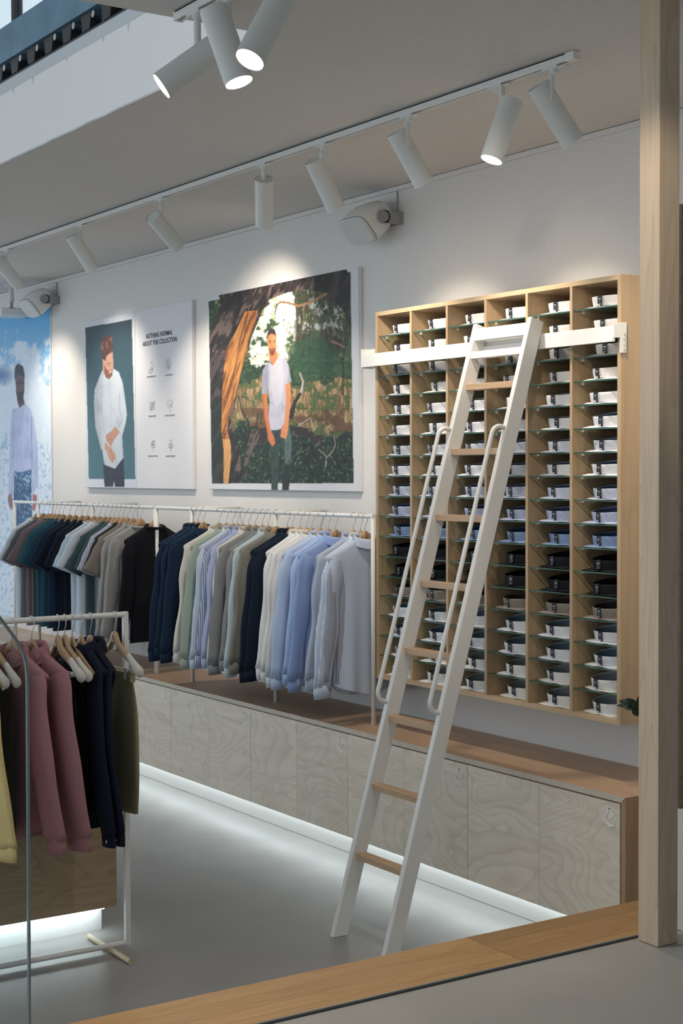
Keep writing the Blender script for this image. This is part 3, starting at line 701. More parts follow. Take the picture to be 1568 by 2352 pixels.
# ------------------------------------------------------------------ printed boards
def hashn(ix, iy, s):
    h = np.sin(ix*127.1+iy*311.7+s*74.7)*43758.5453
    return h-np.floor(h)
def vnoise(x, y, s=0):
    ix, iy = np.floor(x), np.floor(y); fx, fy = x-ix, y-iy
    fx = fx*fx*(3-2*fx); fy = fy*fy*(3-2*fy)
    a = hashn(ix, iy, s); b = hashn(ix+1, iy, s); c = hashn(ix, iy+1, s); d = hashn(ix+1, iy+1, s)
    return (a*(1-fx)+b*fx)*(1-fy)+(c*(1-fx)+d*fx)*fy
def fbm(x, y, s=0, o=4):
    v = 0; a = 0.5; t = 0
    for k in range(o):
        v = v+a*vnoise(x, y, s+k*11); t += a; x = x*2.03+5.1; y = y*2.03+1.7; a *= 0.55
    return v/t
class Print:
    def __init__(s, x0, x1, z0, z1, nx, nz, yp, off, scl):
        X, Zz = np.meshgrid(np.linspace(x0, x1, nx+1), np.linspace(z0, z1, nz+1)); s.nx, s.nz = nx, nz
        s.P = np.stack([X, np.full_like(X, yp), Zz], -1).reshape(-1, 3)
        c = (s.P-EYE) @ MC.T
        px = c[:, 0]/c[:, 2]*FPX+784; py = c[:, 1]/c[:, 2]*FPX+1176
        s.x = (px-off[0])*scl; s.y = (py-off[1])*scl          # coordinates of the enlarged view
        s.c = np.zeros((len(s.P), 3))
    def set(s, col, m=None, a=1.0):
        col = np.array(lin(col)) if not isinstance(col, np.ndarray) else col
        if m is None: m = np.ones(len(s.P))
        m = (s.soft(m)*a)[:, None]
        s.c = s.c*(1-m)+col*m
    def soft(s, m, k=1):
        a = np.asarray(m, float).reshape(s.nz+1, s.nx+1)
        for _ in range(k):
            b = np.pad(a, 1, mode='edge'); a = (b[:-2, 1:-1]+b[2:, 1:-1]+b[1:-1, :-2]+b[1:-1, 2:]+4*a)/8
        return a.ravel()
    def poly(s, pts):
        x, y = s.x, s.y; ins = np.zeros(len(x), bool); n = len(pts)
        for i in range(n):
            x0, y0 = pts[i]; x1, y1 = pts[(i+1) % n]
            if y0 == y1: continue
            c = ((y0 > y) != (y1 > y)) & (x < (x1-x0)*(y-y0)/(y1-y0)+x0); ins ^= c
        return ins
    def stroke(s, pts, w0, w1=None):
        w1 = w0 if w1 is None else w1; m = np.zeros(len(s.x), bool); n = len(pts)-1
        for i in range(n):
            ax, ay = pts[i]; bx, by = pts[i+1]; dx, dy = bx-ax, by-ay
            t = np.clip(((s.x-ax)*dx+(s.y-ay)*dy)/(dx*dx+dy*dy), 0, 1)
            d = np.hypot(s.x-ax-t*dx, s.y-ay-t*dy); w = w0+(w1-w0)*(i+t)/n
            m |= d < w/2
        return m
    def ell(s, cx, cy, rx, ry): return ((s.x-cx)/rx)**2+((s.y-cy)/ry)**2 < 1
    def mesh(s, name, origin):
        me = bpy.data.meshes.new(name); nv = len(s.P); nx, nz = s.nx, s.nz
        me.vertices.add(nv); me.vertices.foreach_set('co', (s.P-np.array(origin)).astype(np.float32).ravel())
        i, j = np.meshgrid(np.arange(nx), np.arange(nz)); a = (j*(nx+1)+i).ravel()
        q = np.stack([a, a+1, a+nx+2, a+nx+1], 1).astype(np.int32)
        me.loops.add(q.size); me.loops.foreach_set('vertex_index', q.ravel())
        me.polygons.add(len(q)); me.polygons.foreach_set('loop_start', np.arange(0, q.size, 4, dtype=np.int32))
        me.update(calc_edges=True)
        at = me.color_attributes.new('print', 'FLOAT_COLOR', 'POINT')
        at.data.foreach_set('color', np.concatenate([np.clip(s.c, 0, 1), np.ones((nv, 1))], 1).astype(np.float32).ravel())
        me.materials.append(M_print); return me

# --- tree photograph
X0, X1, Z0, Z1 = -9.365, -7.495, 2.027, 3.359; YB = YW-0.03
def board(name, label, X0, X1, Z0, Z1):
    t = thing(name, label, 'picture', ((X0+X1)/2, YW-0.02, Z0))
    part('canvas', MB().box(X0, X1, YB, YW-0.001, Z0, Z1), M_board, t, bevel=0.003)
    return t
t3 = board('photo_board', 'large wall photograph of a man in a grey tee beneath a tree', X0, X1, Z0, Z1)
p = Print(X0+0.002, X1-0.002, Z0+0.003, Z1-0.002, 300, 400, YB-0.0012, (460, 580), 3.92)
x, y = p.x, p.y
p.set((214, 216, 222))
ph = p.poly([(75, 440), (1350, 175), (1378, 2076), (105, 2078)])
n1 = fbm(x/90, y/90, 1); n2 = fbm(x/28, y/28, 2); n3 = fbm(x/12, y/16, 3, 3); n4 = fbm(x/9, y/70, 4, 3); nb0 = fbm(x/80, y/80, 45)
p.set((58, 84, 52), ph)
p.set((24, 52, 38), ph & (n2 > 0.5), 0.8)
p.set((226, 232, 215), ph & (n1+0.35*np.exp(-((x-700)/170)**2) +0.2*np.exp(-((x-560)/140)**2)> 0.78-0.0) & (y < 1010), 0.95)
p.set((150, 165, 110), ph & (n2 > 0.60) & (y < 980), 0.7)
p.set((250, 250, 246), p.ell(770, 650, 95, 330), np.clip((n1+0.4*n2-0.50)*5, 0, 0.95)); p.set((128, 140, 84), p.ell(760, 640, 120, 330), np.clip((fbm(x/11, y/26, 49)-0.60)*8, 0, 0.8))
p.set((244, 246, 238), p.ell(520, 860, 75, 180), np.clip((n2-0.42)*5, 0, 0.85))
p.set((34, 40, 30), ph & (x > 860) & (y < 960), np.clip((n4+0.5*n1-0.62)*4, 0, 0.9)); p.set((70, 96, 66), ph & (x > 840) & (y > 560) & (y < 1120), np.clip((nb0-0.45)*4, 0, 0.7))
p.set((196, 208, 204), ph & (x > 880) & (y > 330) & (y < 700), np.clip((fbm(x/42, y/60, 47)-0.52)*9, 0, 0.85)); p.set((60, 44, 32), ph & (x > 870) & (y < 900), np.clip((fbm(x/16, y/90, 48)-0.56)*10, 0, 0.85))
p.set((96, 66, 40), ph & (x > 850) & (y < 820) & (n3 > 0.62), 0.8)
p.set((38, 76, 52), p.ell(1020, 930, 230, 170) & ph & (n2 > 0.36), 0.8)
nb = fbm(x/150, y/110, 41); g = ph & (y+420*(nb-0.5)+90*(n2-0.5) > 1150) & (y+330*(fbm(x/120, y/90, 43)-0.5) < 1610)
p.set((150, 122, 84), g, 0.75); p.set((196, 168, 126), g & (n4 > 0.56), 0.7); p.set((104, 86, 56), g & (n4 < 0.45), 0.6); p.set((62, 92, 44), g & (fbm(x/60, y/50, 8) > 0.58), 0.85)
p.set((92, 60, 40), g & (y > 1400) & (fbm(x/70, y/60, 9) > 0.5), 0.8)
lo = ph & (y+330*(fbm(x/120, y/90, 43)-0.5)+80*(n3-0.5) > 1610)
p.set((22, 40, 30), lo); p.set((50, 84, 54), lo & (n3 > 0.60), 0.8); p.set((120, 140, 116), lo & (n3 > 0.72), 0.7); p.set((10, 16, 14), lo & (n2 < 0.42), 0.7)
trunk = p.poly([(165, 378), (205, 372), (225, 365), (700, 268), (1090, 190), (1305, 148), (1350, 200), (1356, 690), (1310, 560), (1240, 470), (1150, 410), (1100, 352), (950, 335), (780, 362), (690, 395), (620, 425), (605, 480), (560, 512), (520, 620), (460, 760), (415, 920), (380, 1050), (345, 1200), (305, 1390), (275, 1500), (320, 1660), (355, 1830), (375, 2078), (106, 2078), (80, 760), (120, 600), (190, 470)])
bark = fbm((x+0.45*y)/34, (y-0.4*x)/120, 12)
p.set((52, 42, 38), trunk); p.set((120, 100, 92), trunk & (bark > 0.58), 0.75); p.set((18, 15, 16), trunk & (bark < 0.43), 0.85)
p.set((14, 13, 15), trunk & (x > 1020), 0.7); p.set((26, 26, 30), trunk & (x < 230) & (y > 900), 0.55)
p.set((20, 40, 28), trunk & (x < 200) & (y > 1350), 0.6)
p.set((18, 44, 32), ph & (x < 130) & (y < 700) & ~trunk, 0.7)
wood = p.poly([(400, 530), (512, 522), (492, 640), (445, 760), (410, 930), (362, 1090), (322, 1280), (262, 1440), (242, 1600), (272, 1720), (275, 1850), (252, 2078), (208, 2078), (212, 1800), (190, 1600), (195, 1300), (212, 1050), (235, 860), (330, 690)])
gr = fbm((x+0.3*y)/13, (y-0.3*x)/160, 14)
p.set((176, 112, 52), wood); p.set((96, 54, 26), wood & (gr < 0.46), 0.8); p.set((212, 152, 84), wood & (gr > 0.60), 0.7)
p.set((40, 24, 16), wood & (x+0.25*y < 470), 0.75); p.set((226, 176, 112), wood & (y > 1680), 0.6)
p.set((150, 112, 76), p.stroke([(690, 470), (720, 445), (790, 452), (880, 482), (990, 450), (1130, 372)], 16, 26))
p.set((36, 28, 26), p.stroke([(670, 560), (690, 470)], 6, 12))
br = p.poly([(385, 2010), (400, 1850), (440, 1640), (560, 1575), (800, 1555), (960, 1582), (1080, 1665), (1115, 1770), (1050, 1735), (975, 1665), (820, 1632), (600, 1690), (490, 1740), (440, 1850), (415, 2020)])
p.set((44, 36, 36), br); p.set((112, 98, 94), br & (bark > 0.54), 0.7)
for st, w0, w1 in (([(440, 1625), (430, 1520), (375, 1430), (345, 1290)], 26, 8), ([(500, 1600), (522, 1450)], 16, 8), ([(370, 1290), (440, 1330)], 7, 4), ([(810, 1480), (850, 1350), (905, 1255)], 44, 22)):
    p.set((40, 34, 36), p.stroke(st, w0, w1))
p.set((196, 184, 178), p.stroke([(905, 1255), (925, 1165), (895, 1082)], 18, 9))
p.set((170, 165, 158), p.stroke([(1130, 1930), (1130, 1830), (1060, 1770)], 9, 5) | p.stroke([(1130, 1850), (1190, 1790), (1215, 1740), (1200, 1640)], 9, 4) | p.stroke([(880, 1560), (990, 1490), (1020, 1590)], 9, 6))
for st in ([(1280, 1280), (1290, 900), (1350, 700)], [(1240, 860), (1350, 560)], [(1180, 800), (1290, 850)], [(1350, 640), (1300, 530)]): p.set((22, 20, 20), p.stroke(st, 12, 6))
p.set((150, 120, 100), p.stroke([(1185, 800), (1300, 850)], 20, 12), 0.8)
# the man
pants = p.poly([(632, 1600), (720, 1590), (802, 1550), (822, 1700), (818, 1900), (802, 2060), (796, 2140), (735, 2140), (737, 2040), (752, 1900), (722, 1700), (706, 1660), (706, 1900), (697, 2140), (638, 2140), (642, 2000), (622, 1750)])
p.set((52, 70, 66), pants); p.set((92, 116, 112), pants & (x > 760) & (y < 1900), 0.8); p.set((30, 38, 38), pants & (y > 1920) & (x > 700), 0.9); p.set((28, 40, 38), pants & (fbm(x/14, y/40, 20) > 0.58), 0.6)
p.set((222, 138, 88), p.poly([(617, 890), (690, 890), (697, 950), (660, 1012), (622, 975)]))
shirt = p.poly([(622, 978), (592, 1012), (560, 1062), (553, 1272), (597, 1272), (606, 1200), (626, 1350), (612, 1450), (626, 1604), (722, 1592), (772, 1500), (772, 1300), (765, 1192), (818, 1162), (795, 1020), (772, 968), (700, 930), (690, 975), (655, 1018), (632, 1005)])
p.set((196, 196, 212), shirt); p.set((140, 144, 164), shirt, np.clip((fbm(x/60, y/140, 21)-0.45)*1.4, 0, 0.5)); p.set((130, 134, 156), shirt & (x < 612), 0.6); p.set((150, 152, 170), shirt & (x > 790), 0.6); p.set((224, 220, 228), shirt & p.ell(690, 1120, 60, 260), 0.5)
p.set((206, 122, 76), p.poly([(556, 1274), (597, 1272), (608, 1450), (634, 1600), (660, 1650), (674, 1722), (650, 1746), (615, 1700), (604, 1640), (580, 1500), (560, 1350)]))
p.set((224, 146, 96), p.poly([(763, 1192), (808, 1170), (816, 1300), (802, 1450), (792, 1560), (786, 1620), (770, 1678), (722, 1662), (726, 1600), (756, 1530), (772, 1350)]))
p.set((150, 84, 54), p.stroke([(566, 1290), (576, 1480), (612, 1640)], 10, 8) | p.stroke([(735, 1610), (730, 1660)], 4) | p.stroke([(752, 1615), (748, 1668)], 4), 0.7)
p.set((224, 142, 90), p.poly([(603, 780), (606, 740), (640, 715), (682, 745), (684, 830), (678, 880), (655, 928), (640, 928), (618, 890), (606, 840)]))
p.set((236, 178, 134), p.poly([(640, 760), (668, 750), (672, 830), (655, 850)]), 0.5)
p.set((64, 42, 50), p.poly([(603, 800), (602, 735), (615, 700), (640, 684), (668, 692), (682, 730), (684, 790), (676, 745), (640, 730), (612, 750)]))
p.set((96, 54, 36), p.poly([(616, 862), (632, 868), (650, 862), (670, 862), (680, 850), (674, 890), (655, 930), (638, 928), (620, 896)]), 0.85)
p.set((196, 116, 90), p.stroke([(634, 880), (662, 878)], 9), 0.9)
p.set((52, 30, 26), p.stroke([(614, 800), (638, 794)], 8) | p.stroke([(654, 792), (676, 796)], 8) | p.ell(627, 812, 7, 5) | p.ell(664, 809, 7, 5), 0.9)
p.set((180, 100, 62), p.stroke([(648, 815), (644, 848), (656, 850)], 5), 0.7)
pm_ = p.mesh('photo_print', ORI[t3.name]); o = bpy.data.objects.new('print', pm_); COL.objects.link(o); o.parent = t3; o['label'] = 'printed photograph of a man beneath a gnarled tree'

# --- text board
X0, X1, Z0, Z1 = -11.470, -9.605, 2.024, 3.364
t2 = board('text_board', 'white wall board with a man in a shirt and feature icons', X0, X1, Z0, Z1)
p = Print(-11.46, -10.52, Z0+0.003, Z1-0.003, 130, 330, YB-0.0012, (0, 640), 3.336)
x, y = p.x, p.y
p.set((214, 217, 226))
ph = p.poly([(653, 375), (1010, 312), (1037, 1535), (680, 1535)])
gz = np.clip((y-330)/1200, 0, 1)[:, None]
bgc = np.array(lin((40, 60, 72)))*(1-gz)+np.array(lin((66, 112, 124)))*gz
p.set(bgc*(0.9+0.2*fbm(x/200, y/200, 3))[:, None], ph)
pants = p.poly([(790, 1415), (880, 1455), (945, 1370), (955, 1596), (880, 1596), (873, 1550), (866, 1596), (800, 1596)])
p.set((34, 40, 62), pants); p.set((24, 28, 46), pants & (fbm(x/20, y/60, 4) > 0.55), 0.7)
sh1 = p.poly([(785, 700), (800, 720), (832, 772), (868, 688), (910, 718), (940, 800), (955, 900), (972, 1040), (962, 1110), (935, 1205), (945, 1370), (882, 1457), (800, 1425), (782, 1300), (775, 1312), (765, 1270), (730, 1130), (720, 950), (725, 850), (760, 760)])
p.set((196, 205, 214), sh1); p.set((150, 160, 174), sh1, np.clip((fbm(x/50, y/110, 5)-0.42)*1.6, 0, 0.6)); p.set((128, 140, 154), sh1 & (x < 790), np.clip((800-x)/120, 0, 0.5)); p.set((166, 175, 188), p.stroke([(775, 880), (782, 1040), (800, 1180)], 14, 8) & sh1, 0.6); p.set((160, 170, 182), p.stroke([(915, 880), (915, 1000), (935, 1080), (905, 1150)], 10) & sh1, 0.6); p.set((170, 178, 190), p.stroke([(832, 772), (850, 1000), (846, 1180)], 4), 0.8)
p.set((190, 140, 118), p.poly([(882, 1130), (918, 1178), (870, 1242), (850, 1286), (815, 1242), (808, 1200), (850, 1172)]))
p.set((200, 150, 128), p.poly([(803, 1248), (842, 1290), (882, 1340), (887, 1372), (860, 1418), (835, 1380), (815, 1320), (800, 1300)]))
p.set((150, 92, 74), p.stroke([(845, 1300), (870, 1390)], 4) | p.stroke([(862, 1240), (825, 1230)], 4), 0.7)
p.set((196, 150, 130), p.poly([(785, 620), (808, 600), (836, 574), (862, 562), (868, 640), (866, 690), (858, 742), (838, 768), (815, 760), (790, 722)]))
p.set((122, 76, 58), p.poly([(797, 660), (812, 690), (835, 712), (866, 690), (860, 742), (838, 770), (812, 758), (798, 715)]), 0.9)
p.set((236, 220, 210), p.stroke([(836, 722), (858, 708)], 7))
p.set((70, 46, 40), p.stroke([(826, 650), (848, 646)], 7) | p.stroke([(828, 664), (846, 664)], 4), 0.9)
p.set((84, 52, 46), p.poly([(776, 560), (770, 500), (788, 452), (820, 437), (855, 448), (866, 500), (862, 562), (838, 574), (815, 592), (808, 632), (788, 614), (778, 585)]))
p.set((150, 106, 92), p.poly([(776, 560), (770, 500), (788, 452), (820, 437), (855, 448), (866, 500), (862, 562), (838, 574)]) & (fbm(x/12, y/18, 7) > 0.6), 0.8)
pm_ = p.mesh('man_print', ORI[t2.name]); o = bpy.data.objects.new('print', pm_); COL.objects.link(o); o.parent = t2; o['label'] = 'printed photograph of a man in a pale shirt'

def text_mesh(txt, w, h, bold=0.0):
    cu = bpy.data.curves.new('t', 'FONT'); cu.body = txt; cu.align_x = 'CENTER'; cu.align_y = 'CENTER'; cu.size = 1.0; cu.offset = bold; cu.resolution_u = 3
    to = bpy.data.objects.new('t', cu); COL.objects.link(to); bpy.context.view_layer.update()
    me = bpy.data.meshes.new_from_object(to.evaluated_get(bpy.context.evaluated_depsgraph_get()))
    bpy.data.objects.remove(to); bpy.data.curves.remove(cu)
    co = np.array([v.co[:] for v in me.vertices]); mn, mx_ = co.min(0), co.max(0); s = (co-(mn+mx_)/2)
    s[:, 0] *= w/(mx_[0]-mn[0]); s[:, 1] *= h/(mx_[1]-mn[1])
    for v, q in zip(me.vertices, s): v.co = (q[0], 0, q[1])
    return me
def text_at(parent, name, txt, c0, c1, hpx, bold=0.0, off=(0, 640), scl=3.336):
    """c0, c1: ends of the line of text in the enlarged view; hpx its cap height there"""
    a = onY(c0[0]/scl+off[0], c0[1]/scl+off[1], YB); b = onY(c1[0]/scl+off[0], c1[1]/scl+off[1], YB)
    m = (a+b)/2; hz = hpx/scl/(FPX/depth(m))
    me = text_mesh(txt, b[0]-a[0], hz, bold); me.materials.append(M_ink)
    o = bpy.data.objects.new(name, me); COL.objects.link(o); o.parent = parent
    og = ORI[parent.name]; o.location = (m[0]-og[0], YB-0.0015-og[1], (a[2]+b[2])/2-og[2]); return o
text_at(t2, 'headline', 'NOTHING NORMAL', (1120, 441), (1322, 411), 37, 0.012)
text_at(t2, 'headline', 'ABOUT THIS COLLECTION', (1092, 500), (1355, 464), 37, 0.012)
for tx, a, b in (('STAIN REPELLENT', (1126, 754), (1195, 748)), ('ANTI-ODOUR', (1268, 740), (1323, 735)), ('WRINKLE FREE', (1138, 1055), (1195, 1054)), ('SWEAT BLOCKING', (1264, 1048), (1340, 1047)), ('STRETCH COTTON', (1137, 1360), (1209, 1360)), ('PLANET-FRIENDLY', (1271, 1360), (1345, 1360))):
    text_at(t2, 'caption', tx, a, b, 12.5, 0.008)
def icon(strokes, w=2.6):
    mb = MB()
    for st in strokes:
        pts = [onY(q[0]/3.336, 640+q[1]/3.336, YB) for q in st]
        mb.strip([(q[0], q[2]) for q in pts], w/3.336/330, y=YB-0.0015)
    return part('icon', mb, M_ink, t2)
cir = lambda cx, cy, rx, ry, n=14: [(cx+rx*math.cos(2*math.pi*k/n), cy+ry*math.sin(2*math.pi*k/n)) for k in range(n+1)]
icon([[(1164, 630), (1158, 646), (1163, 658), (1169, 646), (1164, 630)], cir(1146, 714, 8, 12), cir(1159, 690, 6, 9), [(1180, 656), (1166, 700), (1158, 726)], [(1170, 690), (1172, 720)]])
icon([[(1273+k*8, 618-k*1.5), (1276+k*8, 640), (1272+k*8, 665), (1275+k*8, 690)] for k in range(4)]+[[(1314, 640), (1302, 672), (1294, 704)], [(1292, 676), (1297, 690)]])
icon([[(1146+k*5, 950+r*13+(5 if k % 2 else -4)) for k in range(9)] for r in range(5)]+[[(1184, 938), (1150, 1024)]])
icon([[(1323, 938), (1303, 975), (1300, 1020)], [(1285, 945), (1300, 970)], [(1322, 960), (1306, 985)], [(1282, 975), (1294, 990)]]+[cir(a, b, 2, 3, 6) for a, b in ((1290, 928), (1280, 960), (1320, 985), (1312, 1015), (1306, 935))])
icon([[(1174, 1330), (1174, 1290), (1172, 1262)], cir(1175, 1255, 9, 15), cir(1163, 1280, 6, 14), cir(1182, 1283, 6, 12), [(1158, 1262), (1190, 1242)]])
icon([[(1308, 1330), (1308, 1260)], cir(1309, 1252, 7, 17), cir(1297, 1280, 6, 13), cir(1319, 1283, 6, 12), [(1308, 1305), (1298, 1292)], [(1308, 1305), (1318, 1294)]])

# --- blue mural
MZ0 = onY(100, 1432, YW)[2]; MZ1 = onY(117, 690, YW)[2]; MX1 = -12.222
mu_ = thing('wall_mural', 'tall blue mural of a bearded man standing in white spray', 'mural', (-13.5, YW, MZ0))
p = Print(-13.62, MX1, MZ0, MZ1, 140, 420, YW-0.004, (0, 640), 3.336)
x, y = p.x, p.y
gz = np.clip((y-190)/700, 0, 1)[:, None]
p.set(np.array(lin((58, 168, 226)))*(1-gz)+np.array(lin((168, 206, 240)))*gz)
sp_ = fbm(x/45, y/80, 31); s2 = fbm(x/10, y/14, 33, 3)
p.set((226, 238, 250), np.clip((y-260)/200, 0, 1)*np.clip((sp_+0.32*np.exp(-((x-190)/130)**2)*(y > 480)+np.clip((y-620)/900, -0.3, 0.28)-0.50)*5, 0, 1), 0.9)
p.set((240, 246, 252), (s2 > 0.66) & (y > 520), 0.7)
p.set((24, 104, 172), np.clip(1-((x-10)/110)**2-((y-740)/90)**2, 0, 1), 0.85)
p.set((110, 160, 210), (fbm(x/14, y/22, 35) > 0.63) & (y > 1250), 0.6)
pants = p.poly([(108, 1475), (240, 1455), (252, 2100), (98, 2100)])
p.set((20, 92, 146), pants); p.set((190, 220, 240), pants & (s2 > 0.60), 0.85); p.set((10, 60, 104), pants & (sp_ < 0.45), 0.6)
shirt = p.poly([(95, 1005), (150, 985), (190, 955), (235, 1000), (260, 1080), (290, 1300), (293, 1590), (250, 1650), (240, 1460), (160, 1484), (105, 1472), (100, 1660), (65, 1660), (72, 1400), (80, 1150)])
p.set((190, 200, 234), shirt); p.set((140, 152, 200), shirt, np.clip((fbm(x/26, y/90, 36)-0.42)*1.6, 0, 0.6)); p.set((120, 130, 176), p.stroke([(238, 1060), (242, 1250), (246, 1460)], 10, 6) & shirt, 0.7); p.set((150, 162, 210), p.stroke([(104, 1100), (100, 1460)], 6) & shirt, 0.7)
p.set((168, 180, 222), p.stroke([(150, 1010), (165, 1470)], 4), 0.7)
p.set((150, 104, 110), p.poly([(64, 1655), (92, 1650), (98, 1740), (96, 1778), (72, 1750), (60, 1700)])); p.set((176, 104, 112), p.poly([(250, 1652), (284, 1660), (278, 1740), (264, 1785), (248, 1770)]))
p.set((88, 66, 82), p.poly([(130, 920), (182, 920), (190, 960), (150, 990), (138, 960)]))
p.set((104, 76, 88), p.poly([(118, 735), (187, 735), (186, 860), (172, 940), (150, 955), (134, 930), (122, 860)]))
p.set((40, 36, 58), p.poly([(122, 860), (140, 872), (152, 862), (170, 866), (186, 850), (178, 925), (154, 956), (134, 935)]), 0.9)
p.set((30, 30, 52), p.stroke([(124, 800), (146, 796)], 12) | p.stroke([(156, 796), (180, 800)], 12), 0.9)
p.set((38, 50, 78), p.poly([(114, 790), (110, 700), (122, 662), (140, 648), (176, 672), (188, 730), (187, 790), (176, 744), (132, 738), (120, 760)]))
pm_ = p.mesh('mural_print', ORI[mu_.name]); o = bpy.data.objects.new('print', pm_); COL.objects.link(o); o.parent = mu_
sky = NT('mural_blue'); v = sky.coords((1, 1, 1)); nn = sky.node('ShaderNodeTexNoise'); nn.inputs['Scale'].default_value = 3; sky.link(v, nn.inputs['Vector'])
sky.link(sky.ramp(nn.outputs[0], [(0.35, lin((70, 170, 224))), (0.62, lin((220, 234, 248)))]), sky.b.inputs['Base Color'])
part('print_margin', MB().box(-15.6, -13.62, YW-0.006, YW-0.002, MZ0, MZ1), sky.m, mu_)
part('mural_edge', MB().box(MX1, MX1+0.012, YW-0.008, YW-0.001, MZ0, MZ1), M_board, mu_)

# ------------------------------------------------------------------ wall rack
RY, RZ = 4.725, 1.902; RR = 0.0125
PXS = [-6.868, -7.908, -8.985, -9.504, -10.572, -11.636, -12.155]
def wall_rack(label, xs, bars):
    t = thing('garment_rack', label, 'clothes rack', ((xs[0]+xs[-1])/2, RY, ZT), 'white steel racks on the counter')
    part('hanging_rail', MB().tube([(min(xs)-0.012, RY, RZ), (max(xs)+0.012, RY, RZ)], RR, 14), M_white, t, smooth=False)
    for x in xs: part('post', MB().tube([(x, RY, ZT+0.0005), (x, RY, RZ)], RR, 14), M_white, t, smooth=True)
    for x in bars: part('wall_arm', MB().tube([(x, RY, RZ+0.004), (x, YW-0.001, RZ+0.004)], RR*0.9, 12), M_white, t, smooth=True)
wall_rack('white steel garment rack on the counter next to the cubby shelf', PXS[:4], PXS[1:3])
wall_rack('white steel garment rack on the counter at the far left', [PXS[3]-0.026]+PXS[4:], PXS[4:6])

# ------------------------------------------------------------------ hangers
def hanger_body(ztop, drop, half, th0, th1, h0, h1, bow=0.016):
    """two curved arms in the xz plane, thick and deep at the neck, slim towards the ends"""
    mb = MB(); n = 15
    for s in (-1, 1):
        vs = []
        for k in range(n):
            u = k/(n-1); x = s*half*u
            zu = ztop-0.030*(1-math.sqrt(max(0, 1-min(1, u/0.16)**2)))*(u < 0.16)-(0.030 if u >= 0.16 else 0)-(drop-0.030)*max(0, (u-0.10)/0.90)**0.95
            hh = h1+(h0-h1)*(1-u)**2.6; zd = zu-hh
            th = th0+(th1-th0)*u; cy_ = bow*u*u; r = min(0.004, hh*0.3)
            vs += [(x, -th+cy_, zd+r), (x, -th+cy_, zu-r), (x, -th*0.5+cy_, zu), (x, th*0.5+cy_, zu), (x, th+cy_, zu-r), (x, th+cy_, zd+r), (x, th*0.5+cy_, zd), (x, -th*0.5+cy_, zd)]
        f = [(k*8+j, k*8+(j+1) % 8, (k+1)*8+(j+1) % 8, (k+1)*8+j) for k in range(n-1) for j in range(8)]+[tuple(range(8)), tuple((n-1)*8+j for j in range(7, -1, -1))]
        mb.add(vs, f)
    return mb.mesh('hanger_body', True)
def hanger_hook():
    pts = [(0, 0, -0.088), (0, 0, -0.068), (-0.004, 0, -0.052), (-0.014, 0, -0.040), (-0.021, 0, -0.022)]
    pts = [(0, 0, -0.090), (0, 0, -0.060), (0.006, 0, -0.046), (0.016, 0, -0.030), (0.0175, 0, -0.012)]
    for k in range(11):
        a = -0.3+k/10*(math.pi+0.9); pts.append((0.0165*math.cos(a), 0, 0.0165*math.sin(a)))
    return MB().tube(pts, 0.0021, 7).mesh('hook', True)
def hanger_tip():
    mb = MB(); vs = []; n = 12
    for k in range(n):
        u = k/(n-1); x = 0.140+0.102*u; zc = -0.168-0.078*u
        g = (0.60+0.62*u) if u < 0.82 else (1.11*math.sqrt(max(0.02, 1-((u-0.82)/0.18)**2)))
        for j in range(14):
            a = 2*math.pi*j/14; vs.append((x+0.010*g*math.sin(a), 0.016*u*u+0.017*g*math.cos(a), zc+0.021*g*math.sin(a)))
    f = [(k*14+j, k*14+(j+1) % 14, (k+1)*14+(j+1) % 14, (k+1)*14+j) for k in range(n-1) for j in range(14)]+[tuple(range(13, -1, -1)), tuple((n-1)*14+j for j in range(14))]
    return mb.add(vs, f).mesh('shoulder_tip', True)
HB, HH, HT = hanger_body(-0.082, 0.135, 0.205, 0.006, 0.007, 0.050, 0.014, 0.0), hanger_hook(), hanger_tip()
HBF = hanger_body(-0.072, 0.128, 0.185, 0.0085, 0.013, 0.056, 0.026)
HEM = emblem(0, -0.098, 0.016, 0.024, -0.0092, 0.0006).mesh('engraved_mark')
def hanger(label, loc, rz, wood=None, tips=False, group='wooden hangers on the wall racks'):
    t = thing('clothes_hanger', label, 'hanger', loc, group); t.rotation_euler.z = rz
    mobj('body', HBF if (wood and tips) else HB, wood or M_hang, t); mobj('hook', HH, M_wire, t)
    if wood and tips: mobj('engraved_mark', HEM, M_ink2, t)
    if tips:
        a = mobj('shoulder_tip', HT, M_tip, t); b = mobj('shoulder_tip', HT, M_tip, t); b.scale.x = -1
    return t

